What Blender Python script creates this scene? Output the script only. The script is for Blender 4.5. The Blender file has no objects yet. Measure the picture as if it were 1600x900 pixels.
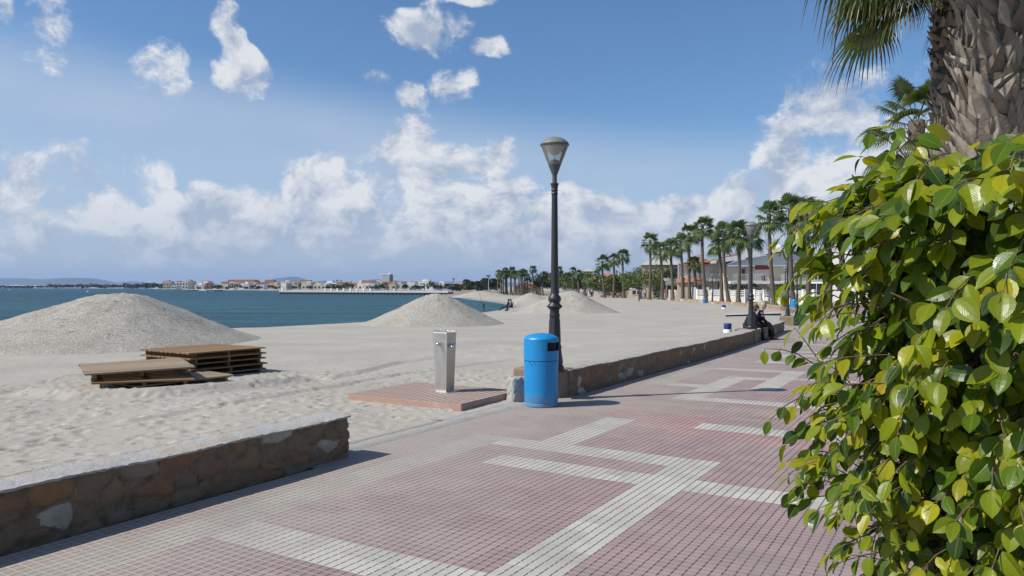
import bpy, bmesh, math, random
import numpy as np
from mathutils import Vector, Matrix, Euler

random.seed(7); RNG = np.random.default_rng(7)
R = math.radians
scn = bpy.context.scene
COL = scn.collection

# ------------------------------------------------------------------ camera
F = 1200.0; EYE = 1.7; HOR = 448.0
cam_d = bpy.data.cameras.new('camera'); cam = bpy.data.objects.new('camera', cam_d); COL.objects.link(cam)
cam_d.sensor_width = 36; cam_d.lens = 27.0; cam_d.clip_end = 60000; cam_d.clip_start = 0.05
cam.location = (0, 0, EYE); cam.rotation_euler = (R(90) - math.atan(2/F), 0, 0)
scn.camera = cam
scn.render.resolution_x = 1024; scn.render.resolution_y = 576

# ------------------------------------------------------------------ light
SUN_EL = 45.0
SDIR = Vector((-0.956*math.cos(R(SUN_EL)), -0.292*math.cos(R(SUN_EL)), math.sin(R(SUN_EL)))).normalized()  # towards the sun
SUN_AZ = math.atan2(SDIR.x, SDIR.y)          # clockwise from +Y
sun_d = bpy.data.lights.new('sun', 'SUN'); sun = bpy.data.objects.new('sun', sun_d); COL.objects.link(sun)
sun_d.energy = 5.0; sun_d.angle = R(0.5); sun_d.color = (1.0, 0.95, 0.87)
sun.rotation_euler = SDIR.to_track_quat('Z', 'Y').to_euler()
sun.location = (-20, -6, 30)
scn.view_settings.view_transform = 'Standard'; scn.view_settings.look = 'None'
scn.view_settings.exposure = 0.08; scn.view_settings.gamma = 1.0
scn.view_settings.use_curve_mapping = False

# ------------------------------------------------------------------ node helper
class NT:
    def __init__(s, tree): s.t = tree; s.n = tree.nodes; s.l = tree.links
    def new(s, typ, ins=None, **kw):
        nd = s.n.new(typ)
        for k, v in kw.items(): setattr(nd, k, v)
        if ins:
            for k, v in ins.items():
                sk = nd.inputs[k]
                if isinstance(v, bpy.types.NodeSocket): s.l.new(v, sk)
                else:
                    if hasattr(sk, 'default_value') and hasattr(sk.default_value, '__len__') and not hasattr(v, '__len__'):
                        v = [v]*len(sk.default_value)
                    if hasattr(sk, 'default_value') and hasattr(sk.default_value, '__len__') and len(v) == 3 and len(sk.default_value) == 4:
                        v = (*v, 1)
                    sk.default_value = v
        return nd
    def m(s, op, a, b=0.0, c=None, clamp=False):
        ins = {0: a, 1: b}
        if c is not None: ins[2] = c
        return s.new('ShaderNodeMath', ins, operation=op, use_clamp=clamp).outputs[0]
    def v(s, op, a, b=(0, 0, 0)):
        return s.new('ShaderNodeVectorMath', {0: a, 1: b}, operation=op).outputs[0]
    def mix(s, f, a, b, mode='MIX'):
        nd = s.new('ShaderNodeMix', data_type='RGBA', blend_type=mode)
        for idx, v in ((0, f), (6, a), (7, b)):
            sk = nd.inputs[idx]
            if isinstance(v, bpy.types.NodeSocket): s.l.new(v, sk)
            elif idx == 0: sk.default_value = v
            else: sk.default_value = (*v[:3], 1)
        return nd.outputs[2]
    def noise(s, vec, scale, detail=4, rough=0.5, out=0, dist=0.0, lac=2.0):
        ins = {'Scale': scale, 'Detail': detail, 'Roughness': rough, 'Distortion': dist, 'Lacunarity': lac}
        if vec is not None: ins['Vector'] = vec
        return s.new('ShaderNodeTexNoise', ins).outputs[out]
    def voro(s, vec, scale, feature='F1', out='Distance', rnd=1.0):
        ins = {'Scale': scale, 'Randomness': rnd}
        if vec is not None: ins['Vector'] = vec
        return s.new('ShaderNodeTexVoronoi', ins, feature=feature).outputs[out]
    def rng(s, v, a, b, c=0.0, d=1.0, smooth=False):
        nd = s.new('ShaderNodeMapRange', {'Value': v, 'From Min': a, 'From Max': b, 'To Min': c, 'To Max': d})
        if smooth: nd.interpolation_type = 'SMOOTHSTEP'
        return nd.outputs[0]
    def ramp(s, v, stops):
        nd = s.new('ShaderNodeValToRGB', {'Fac': v}); el = nd.color_ramp.elements
        while len(el) < len(stops): el.new(0.5)
        for e, (p, c) in zip(el, stops): e.position = p; e.color = (*c, 1)
        return nd.outputs[0]
    def bump(s, h, strength=0.5, dist=0.02, nrm=None):
        ins = {'Height': h, 'Strength': strength, 'Distance': dist}
        if nrm is not None: ins['Normal'] = nrm
        return s.new('ShaderNodeBump', ins).outputs[0]
    def objco(s): return s.new('ShaderNodeTexCoord').outputs['Object']
    def pos(s): return s.new('ShaderNodeNewGeometry').outputs['Position']
    def attr(s, name, out='Color'): return s.new('ShaderNodeAttribute', attribute_name=name).outputs[out]

def mat(name, fn=None, color=(.5, .5, .5), rough=0.8, metal=0.0, spec=0.5, **kw):
    m = bpy.data.materials.new(name); m.use_nodes = True
    t = NT(m.node_tree); t.n.clear()
    out = t.new('ShaderNodeOutputMaterial')
    b = t.new('ShaderNodeBsdfPrincipled', {'Base Color': color, 'Roughness': rough, 'Metallic': metal, 'Specular IOR Level': spec})
    for k, v in kw.items(): b.inputs[k.replace('_', ' ')].default_value = v
    t.l.new(b.outputs[0], out.inputs[0])
    if fn: fn(t, b, out)
    return m

def setin(t, b, name, v):
    sk = b.inputs[name]
    if isinstance(v, bpy.types.NodeSocket): t.l.new(v, sk)
    else: sk.default_value = (*v, 1) if hasattr(v, '__len__') and len(v) == 3 and len(sk.default_value) == 4 else v

def painted(color, rough=0.5, var=0.18, scale=3.0, bump=0.15, metal=0.0, spec=0.5, grime=(.25, .22, .18), gamt=0.25):
    def fn(t, b, out):
        p = t.objco()
        n = t.noise(p, scale, 6, .6); n2 = t.noise(p, scale*7, 4, .6)
        c = t.mix(t.rng(n, .3, .7, 0, var), color, tuple(x*.6 for x in color))
        c = t.mix(t.rng(n2, .62, .8, 0, gamt), c, grime)
        setin(t, b, 'Base Color', c)
        setin(t, b, 'Roughness', t.rng(n, .3, .7, rough-.08, rough+.12))
        setin(t, b, 'Normal', t.bump(n2, bump, .004))
    return fn

# ------------------------------------------------------------------ world: Nishita sky with broken cumulus
w = bpy.data.worlds.new('World'); scn.world = w; w.use_nodes = True
def build_world():
    t = NT(w.node_tree); t.n.clear()
    out = t.new('ShaderNodeOutputWorld')
    sky = t.new('ShaderNodeTexSky', sky_type='NISHITA', sun_disc=False)
    sky.sun_elevation = R(SUN_EL); sky.sun_rotation = SUN_AZ
    sky.air_density = 1.0; sky.dust_density = 0.6; sky.ozone_density = 1.6; sky.altitude = 0
    d = t.new('ShaderNodeTexCoord').outputs['Generated']
    sep = t.new('ShaderNodeSeparateXYZ', {0: d}); x, y, z = sep.outputs
    az = t.m('ARCTAN2', x, y)                                     # 0 = north, + = east
    hyp = t.m('SQRT', t.m('ADD', t.m('MULTIPLY', x, x), t.m('MULTIPLY', y, y)))
    el = t.m('ARCTAN2', z, hyp)
    P = t.new('ShaderNodeCombineXYZ', {0: az, 1: t.m('MULTIPLY', el, 1.25), 2: 3.7}).outputs[0]
    # domain warp so that edges billow
    wv = t.noise(P, 7.0, 3, .5, out=1)
    Pw = t.v('ADD', P, t.v('MULTIPLY', t.v('SUBTRACT', wv, (.5, .5, .5)), (.075, .075, .075)))
    def pol(px, py):
        X = (px-800)/F; Z = (HOR-py)/F
        return math.atan2(X, 1), math.atan2(Z, math.sqrt(1+X*X))
    def dens(Pv):
        n1 = t.noise(Pv, 5.5, 3, .5); n2 = t.noise(Pv, 15, 9, .66)
        return t.m('ADD', t.m('MULTIPLY', n1, .42), t.m('MULTIPLY', n2, .58))
    s2 = t.new('ShaderNodeSeparateXYZ', {0: Pw}); wx, wy = s2.outputs[0], t.m('DIVIDE', s2.outputs[1], 1.25)
    blobs = [  # px, py, rx, ry, weight
        (78, 55, 48, 50, .82), (66, 106, 42, 24, .8), (8, 22, 24, 28, .8), (225, 104, 50, 34, .8), (272, 138, 34, 16, .6),
        (362, 62, 28, 40, .84), (375, 112, 44, 30, .76), (668, 45, 70, 28, .8), (765, 66, 30, 15, .8), (735, 0, 60, 7, .5),
        (640, 142, 36, 17, .85), (706, 130, 36, 24, .8), (590, 124, 26, 9, .6),
        (30, 290, 62, 44, 1.0), (140, 300, 60, 42, .95), (120, 255, 70, 24, .6), (225, 262, 48, 30, .55), (255, 340, 46, 34, .95), (355, 325, 46, 34, 1.0), (410, 345, 56, 34, .9),
        (505, 285, 58, 46, 1.0), (560, 320, 80, 36, .95), (640, 225, 44, 44, 1.0), (700, 255, 60, 26, .9), (770, 240, 26, 30, .95), (650, 330, 70, 34, .9),
        (800, 335, 60, 26, .9), (905, 325, 46, 26, .95), (970, 325, 42, 28, .95), (1065, 312, 50, 18, 1.0), (1150, 335, 60, 36, .85),
        (1235, 240, 50, 60, 1.05), (1310, 170, 100, 46, 1.05), (1400, 210, 110, 70, 1.0), (1340, 285, 120, 46, 1.0), (1500, 240, 130, 90, .9), (1250, 315, 80, 40, .95),
        (300, 370, 340, 38, .78), (700, 370, 340, 38, .80), (1100, 366, 310, 42, .8), (60, 345, 130, 26, .75), (200, 350, 100, 24, .75), (480, 345, 110, 32, .85), (620, 285, 80, 34, .85), (740, 310, 90, 34, .7),
        (-300, 200, 160, 80, 1), (-600, 350, 300, 60, 1), (1900, 180, 180, 90, 1)]
    acc = None
    for bx, by, rx, ry, wt in blobs:
        a0, e0 = pol(bx, by); a1, _ = pol(bx+rx, by); _, e1 = pol(bx, by-ry)
        kk = 1.28 if by < 160 else 1.45; ra = abs(a1-a0)*kk; re = abs(e1-e0)*1.25*kk
        dx = t.m('MULTIPLY', t.m('SUBTRACT', wx, a0), 1/ra); dy = t.m('MULTIPLY', t.m('SUBTRACT', wy, e0), 1/re)
        r2 = t.m('ADD', t.m('MULTIPLY', dx, dx), t.m('MULTIPLY', dy, dy))
        g = t.m('MULTIPLY', t.m('SUBTRACT', 1.0, r2, clamp=True), wt)
        acc = g if acc is None else t.m('MAXIMUM', acc, g)
    # elsewhere round the sky: scattered clouds, so that reflections and other views are right too
    back = t.m('MULTIPLY', t.rng(t.noise(P, 2.2, 3, .5), .52, .7), t.rng(y, .25, -.05))
    acc = t.m('MAXIMUM', acc, back)
    off = (-.012, .016, 0)
    d0 = dens(Pw); d1 = t.m('ADD', t.m('MULTIPLY', dens(t.v('ADD', Pw, off)), .5), t.m('MULTIPLY', dens(t.v('ADD', Pw, (-.022, .034, 0))), .5))
    field = t.m('ADD', t.m('MULTIPLY', acc, .62), t.m('MULTIPLY', t.m('SUBTRACT', d0, .50), 2.9))
    cover = t.m('MULTIPLY', t.rng(field, .15, .50, smooth=True), t.rng(acc, .0, .12))
    dense = t.rng(field, .25, .75)
    shade = t.m('MULTIPLY', t.m('SUBTRACT', d0, d1), 9.0)                 # sun-facing billows are brighter
    lit = t.m('ADD', t.m('ADD', shade, .62), t.m('MULTIPLY', dense, -.24), clamp=True)
    ccol = t.mix(lit, (3.9, 4.5, 5.7), (8.0, 8.05, 8.15))
    # thin veil of high cloud and murk towards the horizon
    veil_n = t.noise(t.v('MULTIPLY', P, (1.0, 3.0, 1.0)), 3.0, 5, .55)
    edge = t.m('SUBTRACT', t.m('ADD', .235, t.m('MULTIPLY', az, -.11)), el)
    veil = t.m('MULTIPLY', t.rng(edge, -.01, .075, smooth=True), t.rng(veil_n, .25, .75, .40, .78))
    skyc = t.mix(1.0, sky.outputs[0], (.72, .95, 1.17), 'MULTIPLY')
    skyc = t.mix(veil, skyc, (4.7, 5.6, 7.0))
    low = t.rng(el, .12, .0, 0, .72, smooth=True)
    res = t.mix(t.m('MULTIPLY', cover, .88), skyc, ccol)
    res = t.mix(low, res, (3.95, 4.7, 6.1))
    bg = t.new('ShaderNodeBackground', {'Color': res, 'Strength': 0.1})
    t.l.new(bg.outputs[0], out.inputs[0])
build_world()

# ------------------------------------------------------------------ materials
def m_sand(t, b, out):
    p = t.pos()
    n = t.noise(p, .35, 5, .55); n2 = t.noise(p, 9, 8, .65); n3 = t.noise(p, 140, 4, .7); n4 = t.noise(t.v('MULTIPLY', p, (1, 1.5, 1)), 5.5, 8, .66)
    c = t.mix(t.rng(n, .35, .65), (.335, .312, .272), (.39, .365, .318))
    c = t.mix(t.rng(n2, .5, .75, 0, .35), c, (.32, .29, .25))
    c = t.mix(t.rng(n3, .62, .72, 0, .55), c, (.24, .215, .185))
    c = t.mix(t.rng(n3, .30, .24, 0, .6), c, (.62, .60, .55))
    weed = t.m('MULTIPLY', t.rng(n4, .575, .62), t.rng(t.noise(p, 22, 4, .65), .50, .57))
    c = t.mix(t.m('MULTIPLY', weed, .75), c, (.10, .09, .075))
    wet = t.attr('wet', 'Fac'); soil = t.attr('soil', 'Fac')
    c = t.mix(t.m('MULTIPLY', wet, .7), c, (.20, .175, .14))
    c = t.mix(soil, c, t.mix(n2, (.20, .17, .13), (.30, .26, .20)))
    setin(t, b, 'Base Color', c)
    setin(t, b, 'Roughness', t.rng(wet, 0, 1, .95, .45))
    h = t.m('ADD', t.m('MULTIPLY', n2, .8), t.m('MULTIPLY', n3, .12))
    vv = t.voro(t.v('MULTIPLY', p, (1, 1.3, 1)), 4.2)
    h = t.m('ADD', h, t.m('MULTIPLY', t.rng(vv, .05, .5), .12))
    setin(t, b, 'Normal', t.bump(h, .55, .035))
M_SAND = mat('sand', m_sand, rough=.95, spec=.15)

def m_gravel(t, b, out):      # dredged sand of the piles, with shells and strands of weed
    p = t.pos()
    n = t.noise(p, .8, 5, .6); g = t.voro(p, 34, out='Color'); n3 = t.noise(p, 60, 4, .7)
    gs = t.new('ShaderNodeSeparateColor', {0: g}).outputs[0]
    c = t.mix(t.rng(n, .35, .65), (.325, .30, .258), (.395, .368, .318))
    c = t.mix(t.rng(gs, .80, .95, 0, .55), c, (.66, .64, .58))
    c = t.mix(t.rng(gs, .22, .08, 0, .55), c, (.17, .155, .135))
    q = t.v('MULTIPLY', p, (1.0, 1.0, 3.4))
    weed = t.m('MULTIPLY', t.rng(t.noise(q, 1.5, 7, .62), .575, .62), t.rng(t.noise(q, 7, 5, .7), .50, .58))
    zz = t.new('ShaderNodeSeparateXYZ', {0: p}).outputs[2]
    weed = t.m('MULTIPLY', weed, t.rng(zz, -.1, .5))
    c = t.mix(t.m('MULTIPLY', weed, .85), c, (.075, .07, .06))
    setin(t, b, 'Base Color', c); setin(t, b, 'Roughness', .96)
    h = t.m('ADD', t.m('MULTIPLY', gs, .35), t.m('ADD', t.m('MULTIPLY', n3, .5), t.m('MULTIPLY', t.noise(p, 5, 6, .6), 1.2)))
    setin(t, b, 'Normal', t.bump(h, .7, .05))
M_PILE = mat('dredged_sand', m_gravel, rough=.96, spec=.1)

def m_water(t, b, out):
    p = t.pos(); sp = t.new('ShaderNodeSeparateXYZ', {0: p}).outputs; yy = sp[1]
    q = t.v('MULTIPLY', p, (.45, 1.0, 1.0))
    n1 = t.noise(q, 2.2, 6, .6); n3 = t.noise(q, .35, 8, .66); n2 = t.noise(t.v('MULTIPLY', p, (.010, .045, 1)), 1.0, 6, .62); n4 = t.noise(t.v('MULTIPLY', p, (.05, .22, 1)), 1.0, 7, .7)
    far = t.rng(yy, 50, 260)
    c = t.mix(far, (.030, .135, .170), (.010, .075, .125))
    c = t.mix(t.rng(n2, .38, .62, 0, .6), c, (.008, .058, .090))
    c = t.mix(t.rng(n4, .52, .66, 0, .6), c, (.07, .19, .22)); c = t.mix(t.rng(n4, .46, .36, 0, .6), c, (.004, .034, .058))
    setin(t, b, 'Base Color', c); setin(t, b, 'Roughness', .38); setin(t, b, 'Specular IOR Level', .16); setin(t, b, 'IOR', 1.33)
    h = t.m('ADD', t.m('MULTIPLY', n1, .35), t.m('MULTIPLY', n3, 1.6))
    setin(t, b, 'Normal', t.bump(h, 1.0, 1.6))
def m_water_old(t, b, out):
    p = t.pos(); q = t.v('MULTIPLY', p, (.55, 1.0, 1.0))
    n1 = t.noise(q, 1.5, 8, .62); n2 = t.noise(t.v('MULTIPLY', p, (.012, .05, 1)), 1.0, 5, .6); n3 = t.noise(q, .22, 6, .6)
    yy = t.new('ShaderNodeSeparateXYZ', {0: p}).outputs[1]
    far = t.rng(yy, 50, 320)
    c = t.mix(far, (.030, .105, .130), (.008, .050, .085))
    c = t.mix(t.rng(n2, .35, .65, 0, .5), c, (.012, .058, .085))
    setin(t, b, 'Base Color', c); setin(t, b, 'Roughness', .32); setin(t, b, 'Specular IOR Level', .5); setin(t, b, 'IOR', 1.33)
    h = t.m('ADD', t.m('MULTIPLY', n1, .28), t.m('MULTIPLY', n3, .9))
    setin(t, b, 'Normal', t.bump(h, 1.0, .9))
M_WATER = mat('sea_water', m_water, rough=.2)

def m_tiles(t, b, out):
    uv = t.new('ShaderNodeUVMap', uv_map='st').outputs[0]
    s = t.new('ShaderNodeSeparateXYZ', {0: uv}); S, T = s.outputs[0], s.outputs[1]
    per = .2/3
    wob = t.m('MULTIPLY', t.m('SUBTRACT', t.noise(uv, 22, 2, .5), .5), .012)
    def groove(c, width, soft):
        f = t.m('PINGPONG', t.m('ADD', c, wob), per/2)          # 0 on the joint
        return t.rng(f, width, width+soft)
    gT = groove(T, .0027, .004); gS = groove(S, .0022, .004)
    col = t.attr('tile_colour')
    n = t.noise(uv, 160, 3, .7); n2 = t.noise(uv, 1.3, 6, .6); n3 = t.noise(uv, 12, 6, .7)
    c = t.mix(t.rng(n, .35, .7, 0, .35), col, (.17, .15, .145))
    c = t.mix(t.rng(n, .6, .75, 0, .35), c, (.55, .52, .5))
    # sand blown over the tiles, thicker near the beach edge
    dust = t.m('ADD', t.rng(T, -5.4, -2.6, 1.05, .10), t.m('MULTIPLY', t.m('SUBTRACT', n2, .5), 1.7))
    dust = t.m('MULTIPLY', t.rng(dust, .05, .95), t.rng(n3, .2, .6, .55, 1.0), clamp=True)
    c = t.mix(t.m('MULTIPLY', dust, .85), c, (.335, .305, .262))
    # joints: those across are filled with pale sand, those along are dark gaps
    c = t.mix(t.m('MULTIPLY', t.m('SUBTRACT', 1.0, gS), .55), c, (.46, .42, .38))
    dk = t.m('MULTIPLY', t.m('SUBTRACT', 1.0, gT), t.m('MULTIPLY', gS, t.rng(dust, .2, .9, .95, .6)))
    c = t.mix(dk, c, (.065, .053, .05))
    sp_ = t.rng(t.noise(uv, 5.5, 3, .6), .70, .74, 0, .45); c = t.mix(sp_, c, (.12, .10, .09))
    st = t.rng(t.noise(uv, .55, 5, .65), .54, .68, 0, .38)
    c = t.mix(st, c, (.20, .175, .165))
    setin(t, b, 'Base Color', c); setin(t, b, 'Roughness', .8)
    h = t.m('ADD', t.m('MINIMUM', gT, t.m('ADD', .45, t.m('MULTIPLY', gS, .55))), t.m('MULTIPLY', n, .25))
    setin(t, b, 'Normal', t.bump(h, .55, .006))
M_TILE = mat('paving_tiles', m_tiles, spec=.25)

def m_stone(k=1.0, sc=5.0, pale=.5):
    def fn(t, b, out):
        p = t.pos(); pd = t.v('ADD', p, t.v('MULTIPLY', t.v('SUBTRACT', t.noise(p, 5, 5, .65, out=1), (.5, .5, .5)), (.24, .24, .24)))
        q = t.v('MULTIPLY', pd, (1.0, 1.0, 1.5))
        e = t.voro(q, sc, 'DISTANCE_TO_EDGE'); cc = t.voro(q, sc, 'F1', 'Color')
        sp = t.new('ShaderNodeSeparateColor', {0: cc}).outputs; r = sp[0]; r2 = sp[1]
        n = t.noise(p, 9, 8, .68); n2 = t.noise(p, 55, 6, .75); n0 = t.noise(p, 1.7, 5, .6)
        mort = t.mix(t.rng(n, .3, .7), (.125*k, .088*k, .058*k), (.215*k, .160*k, .110*k))
        c = t.ramp(r, [(0, (.135*k, .085*k, .052*k)), (.3, (.20*k, .125*k, .068*k)), (.5, (.15*k, .085*k, .06*k)), (.7, (.24*k, .17*k, .105*k)), (.84, (.17*k, .125*k, .09*k)), (.9, (.34*k, .32*k, .29*k)), (1, (.38*k, .36*k, .32*k))])
        c = t.mix(t.rng(n, .40, .70, 0, .5), c, (.11*k, .078*k, .052*k))
        show = t.m('MULTIPLY', t.rng(e, .035, .13), t.rng(r2, .05, .3, .25, 1.0)); show = t.m('MULTIPLY', show, t.rng(n0, .3, .6, .75, 1.0))
        c = t.mix(show, mort, c); c = t.mix(t.rng(n2, .58, .72, 0, .5), c, (.06*k, .045*k, .032*k))
        setin(t, b, 'Base Color', c); setin(t, b, 'Roughness', .95)
        h = t.m('ADD', t.m('MULTIPLY', show, .6), t.m('ADD', t.m('MULTIPLY', n, 1.3), t.m('MULTIPLY', n2, .35)))
        setin(t, b, 'Normal', t.bump(h, .9, .04))
    return fn
def m_relief(t, b, out):
    p = t.pos(); n = t.noise(p, 9, 8, .68); n2 = t.noise(p, 55, 6, .75); n0 = t.noise(p, 2.2, 5, .6); k = 2.0
    e = t.attr('edge', 'Fac'); r = t.attr('tone', 'Fac'); g2 = t.attr('big', 'Fac')
    mort = t.mix(t.rng(n, .3, .7), (.080*k, .056*k, .037*k), (.17*k, .13*k, .09*k))
    c = t.ramp(r, [(0, (.135*k, .085*k, .052*k)), (.22, (.21*k, .115*k, .055*k)), (.4, (.15*k, .078*k, .055*k)), (.6, (.22*k, .155*k, .09*k)), (.74, (.14*k, .10*k, .075*k)), (.90, (.15*k, .11*k, .08*k)), (.93, (.29*k, .265*k, .225*k)), (1, (.32*k, .30*k, .26*k))])
    c = t.mix(t.rng(n, .40, .72, 0, .6), c, (.10*k, .072*k, .048*k))
    show = t.m('MULTIPLY', t.rng(e, .05, .20, smooth=True), t.rng(g2, .05, .3, .35, 1.0)); show = t.m('MULTIPLY', show, t.rng(n0, .32, .55, .55, 1.0))
    c = t.mix(show, mort, c); c = t.mix(t.rng(n2, .56, .72, 0, .6), c, (.05*k, .036*k, .026*k))
    setin(t, b, 'Base Color', c); setin(t, b, 'Roughness', .95)
    setin(t, b, 'Normal', t.bump(t.m('ADD', t.m('MULTIPLY', n, 1.3), t.m('MULTIPLY', n2, .4)), 1.0, .05))
M_RELIEF = mat('rubble_masonry', m_relief, spec=.15)
M_RUBBLE = mat('rubble_stone', m_stone(1.45, 4.6), spec=.2)
M_RUBBLE_FAR = mat('pale_rubble_stone', m_stone(2.1, 3.2), spec=.2)

def m_coping(t, b, out):
    p = t.pos(); n = t.noise(p, 3, 8, .62); n2 = t.noise(p, 26, 6, .7)
    c = t.ramp(n, [(.25, (.28, .28, .28)), (.45, (.38, .375, .365)), (.58, (.39, .365, .32)), (.72, (.34, .26, .18))])
    c = t.mix(t.rng(n2, .55, .75, 0, .6), c, (.26, .24, .22))
    setin(t, b, 'Base Color', c); setin(t, b, 'Normal', t.bump(t.m('ADD', n2, t.m('MULTIPLY', n, 1.5)), .7, .03)); setin(t, b, 'Roughness', .9)
M_COPING = mat('weathered_mortar', m_coping, spec=.2)

def m_thresh(t, b, out):
    p = t.pos(); n = t.noise(p, 2.2, 8, .62); n2 = t.noise(p, 40, 6, .7)
    c = t.ramp(n, [(.3, (.29, .27, .24)), (.46, (.36, .34, .30)), (.54, (.33, .33, .33)), (.66, (.38, .30, .24)), (.72, (.36, .34, .30))])
    c = t.mix(t.rng(n2, .6, .75, 0, .6), c, (.17, .15, .13)); setin(t, b, 'Base Color', c); setin(t, b, 'Normal', t.bump(n2, .6, .02)); setin(t, b, 'Roughness', .95)
M_THRESH = mat('sandy_concrete', m_thresh, spec=.15)

def m_slab(t, b, out):
    p = t.objco(); s = t.new('ShaderNodeSeparateXYZ', {0: p}); X, Y, Z = s.outputs
    up = t.new('ShaderNodeSeparateXYZ', {0: t.new('ShaderNodeTexCoord').outputs['Normal']}).outputs[2]
    f = t.m('PINGPONG', X, .05); g = t.rng(f, .009, .015)
    f2 = t.m('PINGPONG', Y, .2); g2 = t.rng(f2, .002, .006)
    n = t.noise(p, 4, 7, .65); n2 = t.noise(p, 60, 4, .7)
    c = t.mix(n, (.38, .235, .18), (.37, .26, .21))
    c = t.mix(t.rng(n, .52, .68, 0, .6), c, (.42, .36, .30))
    top = t.rng(up, .6, .8)
    c = t.mix(t.m('MULTIPLY', top, .75), c, t.mix(n, (.37, .27, .23), (.33, .285, .25)))
    gg = t.m('MULTIPLY', t.m('SUBTRACT', 1.0, t.m('MULTIPLY', g, g2)), top)
    c = t.mix(t.m('MULTIPLY', gg, .9), c, (.07, .04, .035))
    c = t.mix(t.rng(n2, .6, .75, 0, .4), c, (.30, .22, .16))
    setin(t, b, 'Base Color', c); setin(t, b, 'Roughness', .85)
    setin(t, b, 'Normal', t.bump(t.m('SUBTRACT', t.m('MULTIPLY', n2, .3), gg), .5, .01))
M_SLAB = mat('terracotta_decking', m_slab, spec=.25)

def m_steel(t, b, out):
    p = t.objco(); n = t.noise(t.v('MULTIPLY', p, (9, 9, 2)), 1.5, 6, .6); n2 = t.noise(t.v('MULTIPLY', p, (300, 300, 6)), 1, 3, .6); n3 = t.noise(p, 14, 6, .7)
    c = t.mix(n, (.52, .51, .49), (.62, .60, .57))
    zz = t.new('ShaderNodeSeparateXYZ', {0: p}).outputs[2]
    rust = t.m('MULTIPLY', t.rng(n3, .52, .66), t.rng(zz, .35, .95, .15, 1.0))
    c = t.mix(t.m('MULTIPLY', rust, .55), c, (.30, .20, .11))
    setin(t, b, 'Base Color', c); setin(t, b, 'Roughness', t.rng(n, .3, .7, .30, .46))
    setin(t, b, 'Normal', t.bump(n2, .08, .002))
M_STEEL = mat('brushed_steel', m_steel, metal=.9)
M_CHROME = mat('chrome_tap', None, (.75, .75, .74), .15, 1.0)
M_LAMPIRON = mat('dark_cast_iron', painted((.022, .026, .030), .42, .4, 4, .25, grime=(.06, .06, .06)), spec=.5)
M_CAP = mat('grey_lamp_metal', painted((.20, .21, .20), .38, .3, 5, .1), spec=.5)
M_CAPDK = mat('dark_grey_metal', painted((.085, .095, .095), .4, .3, 5, .1), spec=.5)
M_DIFF = mat('lamp_reflector', painted((.62, .60, .55), .35, .3, 5, .1), spec=.5)

def m_glass(t, b, out):
    g = t.new('ShaderNodeBsdfGlossy', {'Color': (1, 1, 1), 'Roughness': .06})
    tr = t.new('ShaderNodeBsdfTransparent', {'Color': (.84, .86, .84)})
    d = t.new('ShaderNodeBsdfDiffuse', {'Color': (.62, .63, .60)})
    fr = t.new('ShaderNodeFresnel', {'IOR': 1.35}).outputs[0]
    m1 = t.new('ShaderNodeMixShader', {0: .24, 1: tr.outputs[0], 2: d.outputs[0]})
    m2 = t.new('ShaderNodeMixShader', {0: fr, 1: m1.outputs[0], 2: g.outputs[0]})
    t.l.new(m2.outputs[0], out.inputs[0])
M_BOWL = mat('clear_lamp_bowl', m_glass)

def m_bin(t, b, out):
    p = t.objco(); n = t.noise(p, 3.5, 6, .6); n2 = t.noise(p, 45, 5, .7)
    zz = t.new('ShaderNodeSeparateXYZ', {0: p}).outputs[2]
    c = t.mix(t.rng(n, .35, .7, 0, .35), (.006, .215, .52), (.014, .26, .54))
    low = t.m('MULTIPLY', t.rng(zz, .22, .03), t.rng(n2, .3, .6, .3, .85))
    c = t.mix(t.m('MULTIPLY', low, .75), c, (.20, .25, .27))
    c = t.mix(t.rng(n2, .66, .72, 0, .55), c, (.20, .28, .33)); sc = t.noise(t.v('MULTIPLY', p, (40, 40, 2.5)), 1.0, 4, .6); c = t.mix(t.rng(sc, .60, .68, 0, .35), c, (.03, .16, .30))
    setin(t, b, 'Base Color', c); setin(t, b, 'Roughness', t.rng(n2, .3, .7, .32, .5)); setin(t, b, 'Normal', t.bump(n, .06, .01))
M_BIN = mat('blue_paint', m_bin, spec=.5)
M_BLACK = mat('black_hole', None, (.008, .009, .012), .9)
M_NAVY = mat('navy_plastic', painted((.012, .03, .17), .45, .4, 8, .1))
M_WHITE = mat('white_paint', painted((.74, .74, .72), .6, .15, 1.5, .1))
M_CREAM = mat('cream_render', painted((.62, .55, .44), .85, .22, 1.2, .2))
M_TAN = mat('tan_render', painted((.50, .43, .33), .85, .25, 1.2, .2))
M_GREYW = mat('grey_render', painted((.50, .52, .54), .85, .2, 1.2, .2))
M_YELLOW = mat('ochre_render', painted((.55, .40, .20), .85, .22, 1.2, .2))
M_PINK = mat('pinkish_render', painted((.50, .36, .29), .85, .22, 1.2, .2))
M_CONC = mat('pale_concrete', painted((.42, .41, .38), .85, .25, 1.2, .2))
M_DARKC = mat('dark_concrete', painted((.10, .10, .10), .85, .25, 1.2, .2))
M_WIN = mat('window_glass', None, (.03, .035, .045), .12)
M_SHUT = mat('shutter_white', painted((.55, .56, .56), .6, .1, 1, .1))
M_REDC = mat('dark_red_cloth', painted((.22, .02, .03), .8, .2, 4, .1))
M_AWN = mat('grey_awning', painted((.30, .29, .28), .8, .2, 2, .1))
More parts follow.
